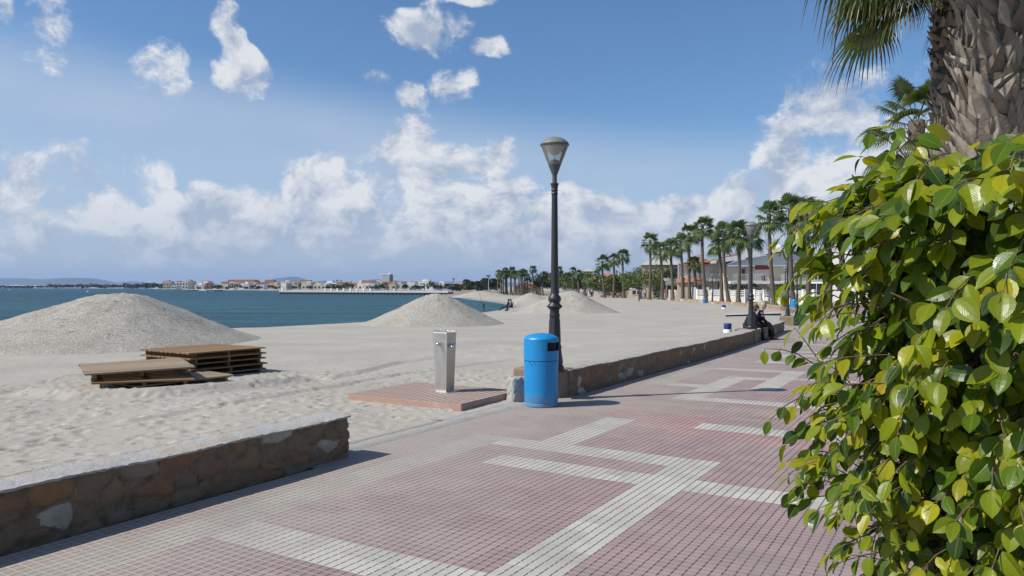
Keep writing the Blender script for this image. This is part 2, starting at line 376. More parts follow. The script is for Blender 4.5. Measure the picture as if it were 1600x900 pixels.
def m_roof(t, b, out):
    p = t.pos(); n = t.noise(p, 1.5, 5, .6)
    wv = t.new('ShaderNodeTexWave', {'Vector': p, 'Scale': 2.2, 'Distortion': .4}, bands_direction='X').outputs[1]
    c = t.mix(n, (.42, .15, .07), (.56, .25, .13)); c = t.mix(t.rng(wv, .0, .5, .5, 0), c, (.2, .07, .04))
    setin(t, b, 'Base Color', c); setin(t, b, 'Normal', t.bump(wv, .6, .06)); setin(t, b, 'Roughness', .85)
M_ROOF = mat('clay_roof_tiles', m_roof)
M_ROOFG = mat('grey_roof', painted((.40, .395, .37), .85, .3, 2, .3))

def m_wood(base, dark):
    def fn(t, b, out):
        p = t.objco(); q = t.v('MULTIPLY', p, (2.0, 30, 30)); n = t.noise(q, 1.6, 6, .65); n2 = t.noise(p, 1.5, 4, .6)
        plank = t.attr('plank', 'Fac')
        c = t.mix(t.rng(n, .3, .7), base, dark)
        c = t.mix(t.rng(n2, .4, .7, 0, .5), c, tuple(x*.75 for x in base))
        c = t.mix(t.m('MULTIPLY', plank, .7), c, tuple(x*.45 for x in base))
        setin(t, b, 'Base Color', c); setin(t, b, 'Roughness', .8); setin(t, b, 'Normal', t.bump(n, .4, .004))
    return fn
M_WOOD = mat('weathered_deck_boards', m_wood((.37, .29, .20), (.28, .21, .14)), spec=.2)
M_WOODB = mat('brown_deck_boards', m_wood((.33, .21, .11), (.23, .14, .07)), spec=.2)
M_JOIST = mat('brown_joist_wood', m_wood((.23, .135, .065), (.13, .075, .035)), spec=.2)

def m_leaf(t, b, out):
    col = t.attr('leaf_colour'); uv = t.new('ShaderNodeUVMap', uv_map='leaf').outputs[0]
    s = t.new('ShaderNodeSeparateXYZ', {0: uv}); u = s.outputs[0]; v = s.outputs[1]
    rib = t.rng(t.m('ABSOLUTE', u), .02, .07)
    n = t.noise(t.pos(), 35, 4, .6)
    c = t.mix(t.m('MULTIPLY', t.m('SUBTRACT', 1, rib), .5), col, (.30, .36, .05))
    c = t.mix(t.rng(n, .55, .75, 0, .35), c, t.mix(.5, col, (.02, .05, .005)))
    c = t.mix(t.rng(t.noise(t.pos(), 9, 5, .7), .66, .72, 0, .5), c, (.25, .16, .04))
    setin(t, b, 'Base Color', c); setin(t, b, 'Roughness', t.rng(n, .3, .7, .24, .40)); setin(t, b, 'Specular IOR Level', .40)
    vein = t.m('PINGPONG', t.m('ADD', v, t.m('MULTIPLY', t.m('ABSOLUTE', u), -.5)), .05)
    setin(t, b, 'Normal', t.bump(t.m('ADD', t.m('MULTIPLY', vein, 4), t.m('MULTIPLY', rib, .6)), .25, .002))
    tl = t.new('ShaderNodeBsdfTranslucent', {'Color': t.mix(1.0, c, (1.8, 1.75, .6), 'MULTIPLY')})
    mx = t.new('ShaderNodeMixShader', {0: .42, 1: b.outputs[0], 2: tl.outputs[0]})
    t.l.new(mx.outputs[0], out.inputs[0])
M_LEAF = mat('glossy_fig_leaf', m_leaf)
def m_foliage(c1, c2, tr=.25, scale=1.2):
    def fn(t, b, out):
        n = t.noise(t.pos(), scale, 5, .7); oi = t.new('ShaderNodeObjectInfo').outputs['Random']
        c = t.mix(t.rng(n, .35, .65), c1, c2)
        c = t.mix(t.m('MULTIPLY', oi, .35), c, tuple(x*.6 for x in c1))
        setin(t, b, 'Base Color', c); setin(t, b, 'Roughness', .5); setin(t, b, 'Specular IOR Level', .4)
        tl = t.new('ShaderNodeBsdfTranslucent', {'Color': c})
        mx = t.new('ShaderNodeMixShader', {0: tr, 1: b.outputs[0], 2: tl.outputs[0]})
        t.l.new(mx.outputs[0], out.inputs[0])
    return fn
M_PALMF = mat('palm_frond', m_foliage((.045, .090, .018), (.15, .20, .06), .35))
def m_nearfrond(t, b, out):
    uv = t.new('ShaderNodeUVMap', uv_map='leaf').outputs[0]; v = t.new('ShaderNodeSeparateXYZ', {0: uv}).outputs[1]
    n = t.noise(t.pos(), 6, 4, .6)
    c = t.mix(t.rng(n, .35, .65), (.025, .055, .014), (.10, .135, .03))
    dry = t.rng(t.m('ADD', v, t.m('MULTIPLY', t.m('SUBTRACT', n, .5), 1.0)), .80, 1.08)
    c = t.mix(dry, c, (.23, .13, .05))
    setin(t, b, 'Base Color', c); setin(t, b, 'Roughness', .42)
    tl = t.new('ShaderNodeBsdfTranslucent', {'Color': t.mix(1.0, c, (1.5, 1.5, .8), 'MULTIPLY')})
    mx = t.new('ShaderNodeMixShader', {0: .3, 1: b.outputs[0], 2: tl.outputs[0]}); t.l.new(mx.outputs[0], out.inputs[0])
M_NFROND = mat('drying_palm_frond', m_nearfrond)
M_TREEF = mat('olive_tree_leaves', m_foliage((.075, .105, .018), (.165, .20, .045), .3))
M_TREEB = mat('dark_tree_leaves', m_foliage((.014, .028, .010), (.03, .05, .016), .15))
def m_bark(c1, c2, zs=6.0, b1=.8):
    def fn(t, b, out):
        p = t.objco(); n = t.noise(t.v('MULTIPLY', p, (3, 3, zs)), 1.6, 7, .7); n2 = t.noise(p, 18, 5, .7)
        c = t.mix(t.rng(n, .35, .65), c1, c2); c = t.mix(t.rng(n2, .55, .7, 0, .5), c, tuple(x*.4 for x in c1))
        setin(t, b, 'Base Color', c); setin(t, b, 'Roughness', .92); setin(t, b, 'Normal', t.bump(t.m('ADD', n, t.m('MULTIPLY', n2, .5)), b1, .05))
    return fn
M_PALMT = mat('palm_bark', m_bark((.135, .112, .09), (.085, .068, .053)))
def m_boot(t, b, out):
    p = t.pos(); n = t.noise(t.v('MULTIPLY', p, (14, 14, 3)), 2, 6, .7); a = t.attr('tone', 'Fac'); n2 = t.noise(p, 9, 5, .7)
    c = t.mix(a, (.155, .128, .10), (.37, .325, .27))
    c = t.mix(t.rng(n, .4, .7, 0, .55), c, (.10, .075, .055)); c = t.mix(t.rng(n2, .58, .7, 0, .5), c, (.22, .12, .06))
    setin(t, b, 'Base Color', c); setin(t, b, 'Roughness', .85); setin(t, b, 'Normal', t.bump(n, .5, .01))
M_BOOT = mat('palm_leaf_bases', m_boot, spec=.2)
M_STEM = mat('fig_twig', m_bark((.10, .065, .035), (.17, .125, .065), 3, .5))
M_SKIN = mat('skin', painted((.50, .27, .19), .6, .15, 20, .05, gamt=0))
M_BLACKC = mat('black_cloth', painted((.010, .010, .013), .85, .4, 9, .3, gamt=0))
M_BLOND = mat('grey_blond_hair', painted((.42, .33, .21), .6, .6, 60, .6, gamt=0))
M_DKHAIR = mat('dark_hair', painted((.035, .022, .015), .6, .5, 60, .5, gamt=0))
M_REDT = mat('red_cloth', painted((.45, .04, .06), .85, .3, 9, .2, gamt=0))
M_BLUET = mat('blue_cloth', painted((.04, .07, .16), .85, .3, 9, .2, gamt=0))
M_GREYT = mat('grey_cloth', painted((.33, .32, .32), .85, .3, 9, .2, gamt=0))
M_SHOE = mat('brown_shoe', painted((.16, .08, .05), .5, .3, 9, .1, gamt=0))
M_HILL = mat('hill_scrub', painted((.07, .08, .09), .95, .5, .0008, .0, gamt=0))
M_LINE = mat('thin_dark_metal', None, (.05, .05, .055), .5, .5)

# ------------------------------------------------------------------ mesh helpers
class MB:
    def __init__(s): s.v = []; s.f = []; s.mi = []; s.fa = []; s.mats = []
    def mid(s, m):
        if m not in s.mats: s.mats.append(m)
        return s.mats.index(m)
    def face(s, pts, m=None, a=0.0):
        i = len(s.v); s.v += [tuple(p) for p in pts]; s.f.append(tuple(range(i, i+len(pts)))); s.mi.append(s.mid(m) if m else 0); s.fa.append(a)
    def box(s, c, size, m=None, rz=0.0, a=0.0, M4=None, taper=1.0):
        i = len(s.v); hx, hy, hz = size[0]/2, size[1]/2, size[2]/2; cr, sr = math.cos(rz), math.sin(rz)
        for z in (-1, 1):
            k = taper if z > 0 else 1.0
            for x, y in ((-1, -1), (1, -1), (1, 1), (-1, 1)):
                X, Y = x*hx*k, y*hy*k; p = Vector((c[0]+X*cr-Y*sr, c[1]+X*sr+Y*cr, c[2]+z*hz))
                if M4 is not None: p = M4 @ p
                s.v.append(tuple(p))
        for q in ((3, 2, 1, 0), (4, 5, 6, 7), (0, 1, 5, 4), (1, 2, 6, 5), (2, 3, 7, 6), (3, 0, 4, 7)):
            s.f.append(tuple(i+k for k in q)); s.mi.append(s.mid(m) if m else 0); s.fa.append(a)
    def lathe(s, prof, n=24, c=(0, 0, 0), m=None, caps=True):
        i0 = len(s.v)
        for r, z in prof:
            for k in range(n):
                a = 2*math.pi*k/n; s.v.append((c[0]+r*math.cos(a), c[1]+r*math.sin(a), c[2]+z))
        for j in range(len(prof)-1):
            for k in range(n):
                s.f.append((i0+j*n+k, i0+j*n+(k+1) % n, i0+(j+1)*n+(k+1) % n, i0+(j+1)*n+k)); s.mi.append(s.mid(m) if m else 0); s.fa.append(0)
        if caps:
            s.f.append(tuple(i0+k for k in reversed(range(n)))); s.f.append(tuple(i0+(len(prof)-1)*n+k for k in range(n)))
            s.mi += [s.mid(m) if m else 0]*2; s.fa += [0, 0]
    def tube(s, pts, rad, n=8, m=None, a=0.0):
        pts = [Vector(p) for p in pts]; i0 = len(s.v); up = Vector((0, 0, 1)); rr = rad if hasattr(rad, '__len__') else [rad]*len(pts)
        for j, p in enumerate(pts):
            d = (pts[min(j+1, len(pts)-1)]-pts[max(j-1, 0)]).normalized()
            x = d.cross(up); x = x.normalized() if x.length > 1e-4 else Vector((1, 0, 0)); y = d.cross(x).normalized()
            for k in range(n):
                t_ = 2*math.pi*k/n; s.v.append(tuple(p+(x*math.cos(t_)+y*math.sin(t_))*rr[j]))
        for j in range(len(pts)-1):
            for k in range(n):
                s.f.append((i0+j*n+k, i0+(j+1)*n+k, i0+(j+1)*n+(k+1) % n, i0+j*n+(k+1) % n)); s.mi.append(s.mid(m) if m else 0); s.fa.append(a)
        s.f.append(tuple(i0+k for k in range(n))); s.f.append(tuple(i0+(len(pts)-1)*n+k for k in reversed(range(n)))); s.mi += [s.mid(m) if m else 0]*2; s.fa += [a, a]
    def sphere(s, c, r, nu=12, nv=8, m=None):
        rx, ry, rz = r if hasattr(r, '__len__') else (r, r, r)
        prof = [(math.sin(math.pi*j/nv), -math.cos(math.pi*j/nv)) for j in range(nv+1)]
        i0 = len(s.v)
        for a, z in prof:
            a = max(a, .01)
            for k in range(nu):
                t_ = 2*math.pi*k/nu; s.v.append((c[0]+rx*a*math.cos(t_), c[1]+ry*a*math.sin(t_), c[2]+rz*z))
        for j in range(nv):
            for k in range(nu):
                s.f.append((i0+j*nu+k, i0+j*nu+(k+1) % nu, i0+(j+1)*nu+(k+1) % nu, i0+(j+1)*nu+k)); s.mi.append(s.mid(m) if m else 0); s.fa.append(0)
    def build(s, name, m=None, parent=None, smooth=False, attr=None, bevel=0.0, auto=None, loc=None):
        me = bpy.data.meshes.new(name); me.from_pydata(s.v, [], s.f); me.update()
        ms = s.mats if s.mats else [m]
        for x in ms: me.materials.append(x)
        if len(ms) > 1: me.polygons.foreach_set('material_index', s.mi)
        if attr:
            at = me.attributes.new(attr, 'FLOAT', 'FACE'); at.data.foreach_set('value', s.fa)
        if smooth: me.polygons.foreach_set('use_smooth', [True]*len(me.polygons))
        if auto:
            me.polygons.foreach_set('use_smooth', [True]*len(me.polygons)); me.set_sharp_from_angle(angle=R(auto))
        o = bpy.data.objects.new(name, me); COL.objects.link(o)
        if loc: o.location = loc
        if parent: o.parent = parent
        if bevel:
            b = o.modifiers.new('bevel', 'BEVEL'); b.width = bevel; b.segments = 2; b.limit_method = 'ANGLE'
        return o

def tag(o, label=None, cat=None, group=None, kind=None):
    if label: o['label'] = label
    if cat: o['category'] = cat
    if group: o['group'] = group
    if kind: o['kind'] = kind
    return o
def empty(name, loc, label=None, cat=None, group=None, rz=0.0):
    o = bpy.data.objects.new(name, None); COL.objects.link(o); o.location = loc; o.rotation_euler = (0, 0, rz); o.empty_display_size = .2
    return tag(o, label, cat, group)
def children(o): return [c for c in bpy.data.objects if c.parent == o]
def copy_tree(o, parent=None):
    c = o.copy(); COL.objects.link(c); c.parent = parent
    for ch in children(o): copy_tree(ch, c)
    return c
def np_mesh(name, V, Fq, m, parent=None, smooth=True):
    me = bpy.data.meshes.new(name); me.vertices.add(len(V)); me.vertices.foreach_set('co', np.asarray(V, np.float32).ravel())
    Fq = np.asarray(Fq, np.int32); k = Fq.shape[1]
    me.loops.add(Fq.size); me.loops.foreach_set('vertex_index', Fq.ravel()); me.polygons.add(len(Fq))
    me.polygons.foreach_set('loop_start', np.arange(0, Fq.size, k, dtype=np.int32)); me.polygons.foreach_set('loop_total', np.full(len(Fq), k, np.int32))
    me.update(calc_edges=True); me.materials.append(m)
    if smooth: me.polygons.foreach_set('use_smooth', np.ones(len(Fq), bool))
    o = bpy.data.objects.new(name, me); COL.objects.link(o)
    if parent: o.parent = parent
    return o
def vnoise(x, y, seed=0):
    xi = np.floor(x).astype(np.int64); yi = np.floor(y).astype(np.int64); xf = x-xi; yf = y-yi
    u = xf*xf*(3-2*xf); v = yf*yf*(3-2*yf)
    def h(a, b):
        n = (a*374761393+b*668265263+seed*974634777) & 0xffffffff; n = ((n ^ (n >> 13))*1274126177) & 0xffffffff
        return ((n ^ (n >> 16)) & 0xffff)/65535.0
    return (h(xi, yi)*(1-u)+h(xi+1, yi)*u)*(1-v)+(h(xi, yi+1)*(1-u)+h(xi+1, yi+1)*u)*v
def fbm(x, y, o=4, seed=0):
    s = 0; a = 1; t_ = 0
    for i in range(o): s = s+a*vnoise(x*2**i, y*2**i, seed+i); t_ += a; a *= .5
    return s/t_-.5
def at(px, py, Y): return Vector(((px-800)/F*Y, Y, EYE-(py-HOR)/F*Y))
def atx(px, Y): return (px-800)/F*Y

# ------------------------------------------------------------------ layout
GY = [-50, 0, 11.6, 24.8, 40, 54, 67, 96, 130, 200, 400, 20000]; GZ = [0, 0, 0, -.1, -.28, -.38, -.45, -.55, -.6, -.7, -.7, -.4]
def g(Y): return np.interp(Y, GY, GZ)
U = Vector((.5075, .8616, 0)); N = Vector((.8616, -.5075, 0))          # along the promenade, towards its inland side
# sea wall front line
WP = [tuple((U*s_+N*-5.3)[:2]) for s_ in (-14, -6, 0, 5.8, 10.7)]+[(7.82, 24.7), (14.8, 40.25), (20.25, 53.6), (24.1, 66.6), (26.1, 81), (26.3, 97), (26.6, 120), (25.6, 140), (23, 160), (17, 180), (6, 200), (-6, 213), (-20, 226)]
def catmull(P, step=.5):
    out = []
    for i in range(len(P)-1):
        p0 = np.array(P[max(i-1, 0)]); p1 = np.array(P[i]); p2 = np.array(P[i+1]); p3 = np.array(P[min(i+2, len(P)-1)])
        L = np.linalg.norm(p2-p1); d1 = (p2-p0)/max(np.linalg.norm(p2-p0), 1e-6)*L; d2 = (p3-p1)/max(np.linalg.norm(p3-p1), 1e-6)*L
        n = max(2, int(L/step))
        for k in range(n):
            t_ = k/n; out.append((2*t_**3-3*t_**2+1)*p1+(t_**3-2*t_**2+t_)*d1+(-2*t_**3+3*t_**2)*p2+(t_**3-t_**2)*d2)
    out.append(np.array(P[-1])); return np.array(out)
WL = catmull(WP, .5)
seg = np.linalg.norm(np.diff(WL, axis=0), axis=1); WS = np.concatenate([[0], np.cumsum(seg)])
WS = WS-14.0                                                     # s = 0 where the straight line has s = 0
def wpt(s_): return np.array([np.interp(s_, WS, WL[:, 0]), np.interp(s_, WS, WL[:, 1])])
def wfr(s_, off=0.0):                                             # point at arc length s, offset off to the inland side
    a = wpt(s_-.6); b = wpt(s_+.6); d = (b-a)/np.linalg.norm(b-a); n = np.array([d[1], -d[0]])
    p = wpt(s_)+n*off; return p, d, n
def s_at_Y(Y): return float(np.interp(Y, WL[:, 1], WS))

SHORE = [(-3000, -30), (-300, -20), (-120, 8), (-70, 26), (-40, 38), (-28, 44), (-18, 49), (-10, 61), (-6, 74), (-2.6, 86), (-.6, 100), (-.4, 116), (-3, 136), (-8, 160), (-13, 190), (-19, 224), (-22, 258),
         (-40, 330), (-88, 450), (-168, 560), (-270, 650), (-315, 740), (-600, 1200), (-900, 1400), (-5000, 1600), (-5000, -30)]
WATER_Z = -1.1
def poly_dist(X, Y, P):
    d = np.full(X.shape, 1e9); ins = np.zeros(X.shape, bool); n = len(P)
    for i in range(n):
        ax, ay = P[i]; bx, by = P[(i+1) % n]; ex, ey = bx-ax, by-ay
        t_ = np.clip(((X-ax)*ex+(Y-ay)*ey)/(ex*ex+ey*ey), 0, 1); dd = np.hypot(X-ax-t_*ex, Y-ay-t_*ey); d = np.minimum(d, dd)
        c = ((ay > Y) != (by > Y)); xi = ax+(Y-ay)*(bx-ax)/((by-ay) if by != ay else 1e-9); ins ^= (c & (X < xi))
    return np.where(ins, -d, d)
def wall_dist(X, Y):                                             # signed: + inland of the wall front line
    d = np.full(X.shape, 1e9); sg = np.ones(X.shape)
    P = WL[::4]
    for i in range(len(P)-1):
        a = P[i]; e = P[i+1]-a; t_ = np.clip(((X-a[0])*e[0]+(Y-a[1])*e[1])/(e@e), 0, 1)
        dx = X-a[0]-t_*e[0]; dy = Y-a[1]-t_*e[1]; dd = np.hypot(dx, dy); s_ = np.sign(dx*e[1]-dy*e[0])
        upd = dd < d; sg = np.where(upd, s_, sg); d = np.minimum(d, dd)
    return d*sg
def axis(lo, hi, step, mn, mx, gr=1.09):
    a = list(np.arange(lo, hi+1e-6, step)); st = step
    while a[-1] < mx: st = st*gr; a.append(a[-1]+st)
    st = step
    while a[0] > mn: st = st*gr; a.insert(0, a[0]-st)
    return np.array(a)
def base_height(X, Y):
    sd = poly_dist(X, Y, SHORE); wd = wall_dist(X, Y); gz = g(Y)
    top = gz+.02+.05*fbm(X*.25, Y*.25, 3, 5)
    back = np.clip((-wd-.3)/.8, 0, 1)*np.clip(1-(-wd-.8)/5, 0, 1)*np.clip((Y-13)/3, 0, 1)
    top = top+.12*back
    al = X*.5075+Y*.8616                                            # sand banked up behind the near wall
    nb = np.clip((-wd-.20)/.12, 0, 1)*np.clip(1-(-wd-.4)/1.5, 0, 1)**1.5*np.clip((5.0-al)/1.5, 0, 1)*(wd < 0)
    top = top+.30*nb
    slope = np.interp(sd, [-60, -8, 0, 4, 14, 22], [-3.2, -.7, 0, .35, .85, 1.6])
    z = np.minimum(top, WATER_Z+slope)
    inl = np.clip((wd+.35)/.1, 0, 1)
    z = z*(1-inl)+(gz-.05)*inl
    z = np.where(sd < 0, np.minimum(z, WATER_Z+slope), z)
    return z, sd, wd
def ground_z(x, y):
    z, _, _ = base_height(np.array([float(x)]), np.array([float(y)])); return float(z[0])

# ---- land
def build_land():
    xs = axis(-8.6, 1.4, .04, -9000, 9000, 1.10); ys = axis(4.6, 15.5, .04, -60, 15000, 1.07)
    X, Y = np.meshgrid(xs, ys); z, sd, wd = base_height(X, Y)
    beach = np.clip(-wd-.38, 0, .3)/.3*np.clip((sd-2)/5, 0, 1)
    near = np.clip((40-Y)/20, 0, 1)
    z = z+beach*near*(.05*fbm(X*.9, Y*.9, 3, 11)+.014*fbm(X*5, Y*6, 3, 31))
    # footprints and scuffs
    n = 2300; fx = RNG.uniform(-8.6, 1.2, n); fy = RNG.uniform(4.8, 15.4, n); fr = RNG.uniform(.03, .075, n); fa = RNG.uniform(0, 3.14, n); fd = RNG.uniform(.008, .036, n)
    i0 = np.searchsorted(xs, -8.6); 
    for k in range(n):
        ia, ib = np.searchsorted(xs, fx[k]-.3), np.searchsorted(xs, fx[k]+.3); ja, jb = np.searchsorted(ys, fy[k]-.3), np.searchsorted(ys, fy[k]+.3)
        A, B = X[ja:jb, ia:ib]-fx[k], Y[ja:jb, ia:ib]-fy[k]; c, s_ = math.cos(fa[k]), math.sin(fa[k])
        r = np.hypot((A*c+B*s_)/(fr[k]*1.7), (-A*s_+B*c)/fr[k])
        z[ja:jb, ia:ib] += beach[ja:jb, ia:ib]*(-fd[k]*np.exp(-r**2*1.6)+fd[k]*.45*np.exp(-(r-1.35)**2*9))
    for P_, hh, ww in (([(-3.4, 14.2), (-3.15, 14.9), (-2.6, 17.4), (-.8, 20.4), (1.5, 22.5)], .05, .12), ([(-7.6, 12.2), (-6.6, 11.75), (-5.6, 12.0), (-4.6, 12.9), (-3.9, 13.9)], .09, .22), ([(-12, 17.5), (-9, 18.3), (-6.5, 19.5)], .06, .15), ([(-4.8, 9.6), (-3.6, 11.9), (-2.2, 14.6), (0.0, 17.6)], .035, .10), ([(-.9, 12.9), (.1, 12.75), (.5, 13.6)], .07, .28)):
        d_ = np.full(X.shape, 1e9)
        for (ax, ay), (bx, by) in zip(P_[:-1], P_[1:]):
            ex, ey = bx-ax, by-ay; t_ = np.clip(((X-ax)*ex+(Y-ay)*ey)/(ex*ex+ey*ey), 0, 1); d_ = np.minimum(d_, np.hypot(X-ax-t_*ex, Y-ay-t_*ey))
        d_ = d_*(1+.5*fbm(X*2, Y*2, 3, 77)); z = z+beach*hh*(np.exp(-(d_/ww)**2)-.35*np.exp(-((d_-ww*1.8)/ww)**2))
    nx, ny = len(xs), len(ys); idx = np.arange(nx*ny).reshape(ny, nx)
    Fq = np.stack([idx[:-1, :-1], idx[:-1, 1:], idx[1:, 1:], idx[1:, :-1]], -1).reshape(-1, 4)
    o = np_mesh('sandy_ground', np.stack([X, Y, z], -1).reshape(-1, 3), Fq, M_SAND)
    a = o.data.attributes.new('wet', 'FLOAT', 'POINT'); a.data.foreach_set('value', np.clip(1-(sd-.3)/2.2, 0, 1).astype(np.float32).ravel())
    a = o.data.attributes.new('soil', 'FLOAT', 'POINT'); a.data.foreach_set('value', (np.clip((wd+.2)/.3, 0, 1)*(Y < 400)).astype(np.float32).ravel())
    tag(o, 'pale grey beach sand with footprints', 'sand', kind='structure')
build_land()

o = MB(); o.face([(-20000, -100, WATER_Z), (300, -100, WATER_Z), (300, 16000, WATER_Z), (-20000, 16000, WATER_Z)])
o = o.build('sea_water', M_WATER); tag(o, 'teal blue lagoon water', 'water', kind='structure')

# ---- promenade paving: one sheet of 20 cm tiles, each face a tile
def build_promenade():
    PU = (.30, .207, .205); PL = (.47, .46, .405); PK = (.36, .205, .20); PE = (.34, .25, .215)
    rects = [(0, 7.45, -2.43, -2.03), (3.45, 3.85, -4.63, -2.43), (6.25, 6.65, -2.03, 3), (6.25, 6.65, -4.03, -2.43), (7.05, 7.45, -4.43, -2.03), (7.05, 9.25, -4.03, -3.63),
             (-2, 7.45, -4.83, -4.43), (9.05, 9.45, -2.83, 3), (11.25, 11.65, -3.83, 3), (11.25, 14.85, -3.83, -3.43), (14.45, 14.85, -3.43, -2.83), (12.85, 13.25, -4.83, -3.83),
             (12.85, 16.45, -4.83, -4.43), (13.05, 16.45, -3.03, -2.63), (16.05, 16.45, -4.83, -2.63), (14.85, 15.05, -2.63, 3)]
    rep = [(0, .4, -4.03, 3), (0, 2.6, -4.03, -3.63), (2.4, 2.8, -4.03, -1.5), (1.2, 1.6, -3.2, -.6), (3.6, 4.0, -4.6, -2.0), (3.6, 4.4, -2.0, -.9), (4.4, 4.6, -1.5, 1), (5.2, 5.4, -4.2, -1.2)]
    for k in range(1, 22):
        for a, b, c, d in rep: rects.append((11.25+6.8*k+a, 11.25+6.8*k+b, c, d))
    pinks = [(9.45, 10.0, -4.2, -2.9, PK), (8.35, 9.05, -3.1, -1.2, PK), (8.6, 9.65, -3.6, -2.85, PK), (9.85, 10.05, -2.9, 0, PE), (10.05, 10.85, -4.6, -3.0, PE), (10.25, 10.85, -2.9, 0, PE)]
    V = []; UVs = []; Fq = []; cols = []
    S = np.arange(-10.15, 130, .2); T = np.arange(-5.43, 5.0, .2)
    for i, s_ in enumerate(S):
        p, d, n = wfr(s_, 0)
        for t_ in T: 
            q = p+n*(t_+5.3); V.append((q[0], q[1], float(g(q[1]))+.0)); UVs.append((s_+.15, t_+.03+.4))
    nt = len(T)
    for i in range(len(S)-1):
        sc = S[i]+.1; tmax = -.1 if sc < 40 else 4.8
        for j in range(nt-1):
            tc = T[j]+.1
            if tc > tmax: continue
            if tc < -5.3 and not (5.3 < sc < 10.9): continue
            Fq.append((i*nt+j, (i+1)*nt+j, (i+1)*nt+j+1, i*nt+j+1))
            c = PU
            for a, b, e, f, k in pinks:
                if a <= sc <= b and e <= tc <= f: c = k
            for a, b, e, f in rects:
                if a <= sc <= b and e <= tc <= f: c = (.355, .335, .30) if tc < -4.4 else PL; break
            v = random.uniform(.87, 1.10); cols.append((c[0]*v, c[1]*v, c[2]*v, 1))
    Fq = [(a, d, c, b) for a, b, c, d in Fq]
    o = np_mesh('promenade_pavement', V, Fq, M_TILE, smooth=False)
    me = o.data; uv = me.uv_layers.new(name='st'); li = np.array([l.vertex_index for l in me.loops]); uv.data.foreach_set('uv', np.array([(s_, t_-.4) for s_, t_ in UVs], np.float32)[li].ravel())
    a = me.attributes.new('tile_colour', 'FLOAT_COLOR', 'FACE'); a.data.foreach_set('color', np.array(cols, np.float32).ravel())
    me.polygons.foreach_get('use_smooth', np.zeros(len(Fq), bool))
    tag(o, 'purple and pale patterned promenade tiles', 'pavement', kind='structure')
build_promenade()

# ---- rough concrete threshold in the opening between the walls
def build_threshold():
    V = []; Fq = []; ns, nt = 70, 10
    for i in range(ns):
        s_ = 5.7+i*(10.9-5.7)/(ns-1)
        for j in range(nt):
            t_ = -.115-j*.50/(nt-1); p, d, n = wfr(s_, t_+(.05*math.sin(i*1.7)+.06*random.random())*(j == nt-1))
            z = .016+.008*random.random()+.02*float(fbm(np.array([s_*2]), np.array([t_*5]), 3, 8)[0]); 
            if j >= nt-3: z -= .018*(j-nt+4)
            if j == 0: z = -.012
            if j == 1: z = .010
            V.append((p[0], p[1], z))
    for i in range(ns-1):
        for j in range(nt-1): Fq.append((i*nt+j, (i+1)*nt+j, (i+1)*nt+j+1, i*nt+j+1))
    o = np_mesh('concrete_kerb', V, [f for f in Fq], M_THRESH); tag(o, 'worn concrete strip between sand and tiles', 'kerb', kind='structure')
build_threshold()

